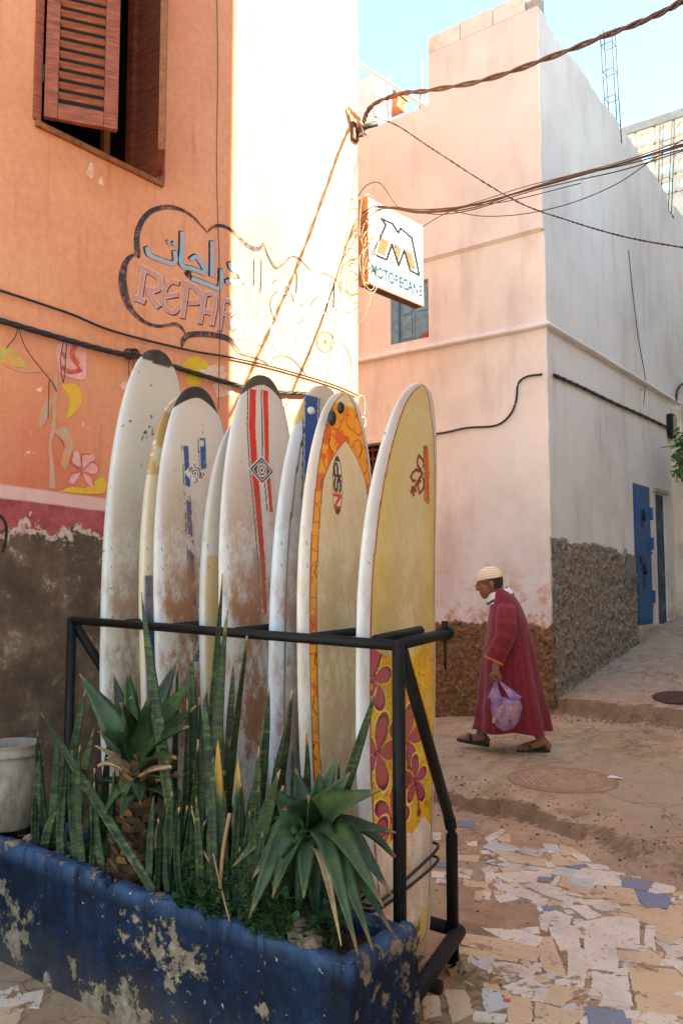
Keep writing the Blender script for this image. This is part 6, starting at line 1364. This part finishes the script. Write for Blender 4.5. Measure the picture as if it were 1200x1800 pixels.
TILES = '''w 735 470 755 455 880 427 997 435 997 545 870 528 733 512|w 770 527 897 540 895 600 905 606 905 662 780 650 784 600|w 808 673 850 690 945 680 970 815 830 815 850 765 815 740|c 965 652 1165 665 1200 720 1225 860 1010 848|c 925 580 1097 585 1105 638 925 620|w 1035 470 1070 472 1078 580 1027 570|w 915 542 1020 557 1025 577 920 560|w 700 575 763 578 762 655 755 742 693 730|c 580 525 620 520 687 692 600 670 572 590|w 612 478 722 472 745 570 660 570|w 325 480 480 492 570 517 545 557 420 525|c 220 500 400 530 565 570 540 625 400 590 220 545|c 220 560 460 605 455 625 230 590|m 270 600 360 620 335 660 265 630|w 365 630 460 640 535 665 530 700 440 680 360 675|w 420 740 520 705 600 745 575 800 530 790 540 755 470 770|c 610 730 775 750 760 770 690 790 680 818 590 800|c 735 832 790 780 770 830|c 425 785 525 795 530 890 440 895|c 557 812 655 838 655 893 557 893|c 675 845 765 850 720 895 672 895|b 778 832 955 850 955 910 800 910|w 955 850 1000 852 990 875 960 870|w 1020 880 1060 855 1150 865 1170 895 1080 905|w 1118 560 1215 557 1215 600 1150 605|w 1130 605 1215 625 1215 645 1110 637|w 1170 650 1215 655 1215 690|w 1165 540 1215 515 1215 552|c 1070 465 1140 388 1215 400 1215 480 1150 548 1090 520|c 1003 440 1060 388 1120 402 1068 462|c 885 415 965 375 1045 400 1000 432|c 1145 382 1175 358 1215 365 1215 395|b 993 325 1110 322 1135 348 1130 385 1045 385|b 935 262 950 257 1062 277 1035 315 940 295|w 1040 315 1075 280 1155 300 1150 318 1085 325|c 868 300 975 308 1005 375 885 365|c 772 343 835 292 870 330 873 350|w 815 378 840 358 895 360 922 397 825 403|w 747 358 835 350 815 375 770 370|w 830 228 942 240 920 292 812 288|m 705 290 715 257 757 264 751 293|m 761 266 812 269 803 300 754 294|w 722 253 740 215 825 228 815 265|m 625 240 645 212 725 222 710 255|w 555 247 575 218 628 222 612 250|b 560 252 625 254 600 270 565 267|w 620 285 645 250 660 255 640 290|c 657 290 668 254 712 258 700 300|c 705 294 785 303 778 325 710 317|w 595 285 652 299 648 310 600 300|w 510 290 560 278 715 345 690 362 600 330|w 430 325 490 302 567 335 545 355|w 365 280 440 290 450 310 400 315|w 370 240 470 235 550 250 545 272 440 275|m 345 190 360 178 570 210 565 222 440 210|c 370 140 440 145 595 175 585 205 450 185|m 325 120 375 92 470 122 460 140 370 135|m 470 140 510 122 575 145 565 165|w 600 195 630 185 632 205 605 210|c 630 170 700 168 760 195 700 205 635 200|b 690 207 770 202 740 221|w 715 155 765 160 790 185 745 182|c 660 115 720 130 745 150 672 158|m 590 110 640 115 660 140 600 130|w 775 195 850 205 870 222 800 215|w 700 385 770 380 830 420 780 435 735 400|w 580 425 640 405 700 430 690 465 640 468|c 245 265 335 283 330 300 245 290|b 55 185 165 190 160 208 60 205|b 215 8 280 8 270 35 220 30|w 130 262 180 275 180 290 120 280|c 290 322 325 322 312 360 285 355|w 328 325 352 328 348 350 328 348|c 220 160 300 160 290 185 220 180|c 400 212 490 217 488 240 420 232|w 500 225 556 230 550 245 505 243|w 660 308 750 330 745 338 690 325|w 335 80 400 45 415 55 350 100|c 390 80 435 65 440 100 400 95|w 250 100 290 100 288 115 262 115|w 1132 346 1160 344 1155 360|m 325 775 390 770 412 820 340 850|c 160 760 240 758 270 850 190 885|w 60 790 120 780 130 850 70 870|w 300 850 410 862 400 890 290 882|w 60 60 130 62 125 90 65 88|w 75 225 150 235 140 255 70 248|w 205 215 270 225 262 258 210 250|w 380 340 440 330 470 350 400 365|w 540 345 600 350 590 372 545 365|b 590 385 650 380 640 402 595 400|w 680 355 715 358 705 372 685 370|w 575 455 605 460 600 490 580 480'''
fl = tag(empty('broken_tile_paving', (2.2, 3.6, 0)), 'crazy paving of broken white, cream and blue tiles on the dirt beside the rack', 'paving'); fl['kind'] = 'structure'; del fl['category'], fl['label']
rnd = random.Random(21)
def tile(c, P, h):
    """irregular slab from plan points P, chipped edges"""
    q = []; c0_ = sum(P, Vector()) / len(P); P = [p + (p - c0_).normalized() * .015 for p in P]
    for i, a in enumerate(P):
        b = P[(i + 1) % len(P)]; L = (b - a).length; m_ = max(3, int(L / .016))
        for k in range(m_): p = a.lerp(b, k / m_); j = .002 if k == 0 else .0045; q.append(p + Vector((rnd.uniform(-j, j), rnd.uniform(-j, j), 0)))
    z0 = max(gz(p.x, p.y) for p in P) if False else sum(gz(p.x, p.y) for p in P) / len(P)
    tx, ty = rnd.uniform(-.004, .004), rnd.uniform(-.004, .004); ce = sum(q, Vector()) / len(q); zt2 = [z0 + h + (p.x - ce.x) * tx + (p.y - ce.y) * ty for p in q]; n = len(q)
    V = [(p.x, p.y, z) for p, z in zip(q, zt2)] + [(p.x, p.y, z - .02) for p, z in zip(q, zt2)]
    o = meshobj('tile', V, [tuple(range(n))] + [(i, n + i, n + (i + 1) % n, (i + 1) % n) for i in range(n)], TM[c])
    bm = bmesh.new(); bm.from_mesh(o.data); bmesh.ops.recalc_face_normals(bm, faces=bm.faces); bm.to_mesh(o.data); bm.free(); return part(o, fl)
for t in TILES.split('|'):
    c, *n_ = t.split(); n_ = [float(v) for v in n_]; P = [onZ(720 + n_[i] / 2.5, 1440 + n_[i + 1] / 2.5, 0.004) for i in range(0, len(n_), 2)]
    tile(c, P, .0045)
for c, pts in (('w', [(0, 1742), (30, 1735), (38, 1765), (0, 1768)]), ('w', [(45, 1748), (75, 1742), (68, 1768), (42, 1765)]), ('c', [(-20, 1766), (40, 1768), (22, 1815), (-20, 1815)])): tile(c, [onZ(x, y, .004) for x, y in pts], .004)
# small pieces filling the gaps between the large ones
polys = [[(v[i], v[i + 1]) for i in range(0, len(v), 2)] for v in [[float(q) for q in t.split()[1:]] for t in TILES.split('|')]]
PX = np.array([p for t in polys for p in [(sum(a for a, b in t) / len(t), sum(b for a, b in t) / len(t))]])
made = 0
for _ in range(2600):
    if made >= 60: break
    cx, cy = rnd.uniform(330, 1215), rnd.uniform(110, 905)
    if cy < 130 + max(0, (cx - 620)) * .34 or (cx < 560 and 330 < cy < 480): continue
    w_ = rnd.uniform(13, 26) * (.5 + cy / 900); h_ = w_ * .55; pts = [(cx + w_ * math.cos(a + rnd.uniform(-.4, .4)), cy + h_ * math.sin(a + rnd.uniform(-.4, .4))) for a in (.6, 2.2, 3.6, 5.3)]
    ring_ = pts + [((a[0] + b[0]) / 2, (a[1] + b[1]) / 2) for a, b in zip(pts, pts[1:] + pts[:1])] + [(cx, cy)]
    if any(pip(np.array([p[0] for p in ring_]), np.array([p[1] for p in ring_]), t).any() for t in polys) or any(pip(np.array([q[0] for q in t]), np.array([q[1] for q in t]), pts).any() for t in polys): continue
    polys.append(pts); made += 1; tile(rnd.choice('wwccmw'), [onZ(720 + a / 2.5, 1440 + b / 2.5, .004) for a, b in pts], .003)
# paving carries on past the frame, plainer
for i in range(60):
    x, y = rnd.uniform(2.7, 4.3), rnd.uniform(1.2, 4.2); p = Vector((x, y, 0)); q = proj((x, y, 0))
    if (p - CAM).dot(_f) > 0 and -50 < q[0] < 1215 and q[1] < 1815: continue
    r_ = rnd.uniform(.05, .11); a0 = rnd.uniform(0, 6); tile(rnd.choice('wwcb'), [p + Vector((math.cos(a0 + k * 1.57 + rnd.uniform(-.3, .3)), math.sin(a0 + k * 1.57), 0)) * r_ for k in range(4)], .006)
# manhole cover
mc = MHC.copy(); mc.z += .005; mh = tag(empty('manhole_cover', mc), 'round dust covered manhole lid with raised lozenges set in the dirt street', 'manhole cover')
M['manhole'] = simple('dusty_iron', srgb(150, 120, 92), .9, .25, 12, .004, dirt=srgb(176, 144, 112)); M['lozenge'] = simple('dusty_lozenge', srgb(190, 158, 124), .9, .25, 12)
o = lathe('lid', [(.001, -.02), (.33, -.02), (.33, .0), (.325, .004), (.315, .002), (.31, -.001), (.001, -.001)], M['manhole'], mh, (0, 0, 0), 56)
o = lathe('ring', [(.345, -.03), (.375, -.03), (.372, .0), (.348, .002)], M['manhole'], mh, (0, 0, 0), 56); lz = None
bm = bmesh.new()
for i in range(-8, 9):
    for j in range(-12, 13):
        x, y = (i + .5 * (j % 2)) * .042, j * .026
        if math.hypot(x, y) < .29 and rnd.random() < .86:
            vs = [bm.verts.new((x + a, y + b, z)) for a, b, z in ((-.017, 0, -.001), (0, -.009, -.001), (.017, 0, -.001), (0, .009, -.001), (-.013, 0, .004), (0, -.006, .004), (.013, 0, .004), (0, .006, .004))]
            for f_ in ((4, 5, 6, 7), (0, 1, 5, 4), (1, 2, 6, 5), (2, 3, 7, 6), (3, 0, 4, 7)): bm.faces.new([vs[k] for k in f_])
o = bmobj('tread_lozenges', bm, M['lozenge'], mh); o['kind'] = 'stuff'
for o in mh.children: o.matrix_parent_inverse = Matrix()
# pebbles, crumbs and litter on the ground
def crumbs(name, label, cnt, area, smin, smax, mat, seed):
    rnd = random.Random(seed); V = []; F = []
    for _ in range(cnt):
        x, y = area(rnd); z = gz(x, y); s = smin * (smax / smin) ** (rnd.random() ** 2.2); k = len(V); a0 = rnd.uniform(0, 6)
        ring = [(x + s * math.cos(a0 + t * 1.2566) * rnd.uniform(.6, 1.1), y + s * math.sin(a0 + t * 1.2566) * rnd.uniform(.6, 1.1)) for t in range(5)]
        V += [(a, b, z - .002) for a, b in ring] + [(x + (a - x) * .6, y + (b - y) * .6, z + s * rnd.uniform(.4, .8)) for a, b in ring]; F += [(k + 5, k + 6, k + 7, k + 8, k + 9)] + [(k + t, k + (t + 1) % 5, k + 5 + (t + 1) % 5, k + 5 + t) for t in range(5)]
    return tag(meshobj(name, V, F, mat), label, 'gravel', kind='stuff')
M['pebble'] = simple('earth_crumb', srgb(140, 104, 78), .95, .4, 20); M['darkcrumb'] = simple('dark_crumb', srgb(74, 54, 44), .95, .4, 20)
crumbs('earth_crumbs', 'loose earth crumbs scattered over the street', 800, lambda r: (r.uniform(.2, 3.4), r.uniform(2.4, 7.6)), .002, .009, M['pebble'], 1)
def near_edge(r): x = r.uniform(.3, 3.0); return x, edge1(x) + r.gauss(.12, .16)
crumbs('kerb_rubble', 'crumbled earth along the broken edge of the street', 600, near_edge, .003, .015, M['pebble'], 2)
def near_edge2(r): x = r.uniform(.5, 2.6); return x, 7.66 + r.gauss(-.02, .07)
crumbs('step_rubble', 'crumbled earth along the step by the pink house', 500, near_edge2, .004, .018, M['pebble'], 3)
crumbs('dark_specks', 'dark grit scattered over the dirt', 900, lambda r: (r.uniform(.2, 3.4), r.uniform(2.4, 7.4)), .002, .008, M['darkcrumb'], 4)
lf = leafcloud('dry_leaf_litter', (footR.x + .06, footR.y - .06, .02), (.07, .05, .008), 40, .06, M['dryleaf'], None, 8); tag(lf, 'dry brown leaves heaped at the foot of the rack', 'leaf litter', kind='stuff')
cg = onZ(884, 1757, .012); tag(tube('cigarette_end', [cg, cg + Vector((.022, .012, .0))], .005, M['cuff'], None, 8), 'orange cigarette end lying on the broken paving', 'cigarette end')
pc_ = onZ(1080, 1388, .09); V = [(pc_.x + a, pc_.y + b, gz(pc_.x, pc_.y) + z) for a, b, z in ((-.05, -.02, .008), (.05, -.015, .012), (.06, .02, .006), (-.03, .025, .014))]
tag(meshobj('paper_scrap', V + [(x, y, z - .003) for x, y, z in V], [(0, 1, 2, 3), (7, 6, 5, 4), (0, 4, 5, 1), (1, 5, 6, 2), (2, 6, 7, 3), (3, 7, 4, 0)], M['signface']), 'scrap of white paper lying beside the manhole cover', 'paper')
dm = onZ(1185, 1218, .5); o = tag(lathe('drain_cover', [(.001, -.01), (.2, -.01), (.2, .006), (.19, .01), (.001, .01)], M['darkcrumb'], None, (dm.x, dm.y, gz(dm.x, dm.y) + .006), 30), 'dark round drain lid set in the sloping street', 'drain cover'); o.rotation_euler = (R(8.5), 0, 0)
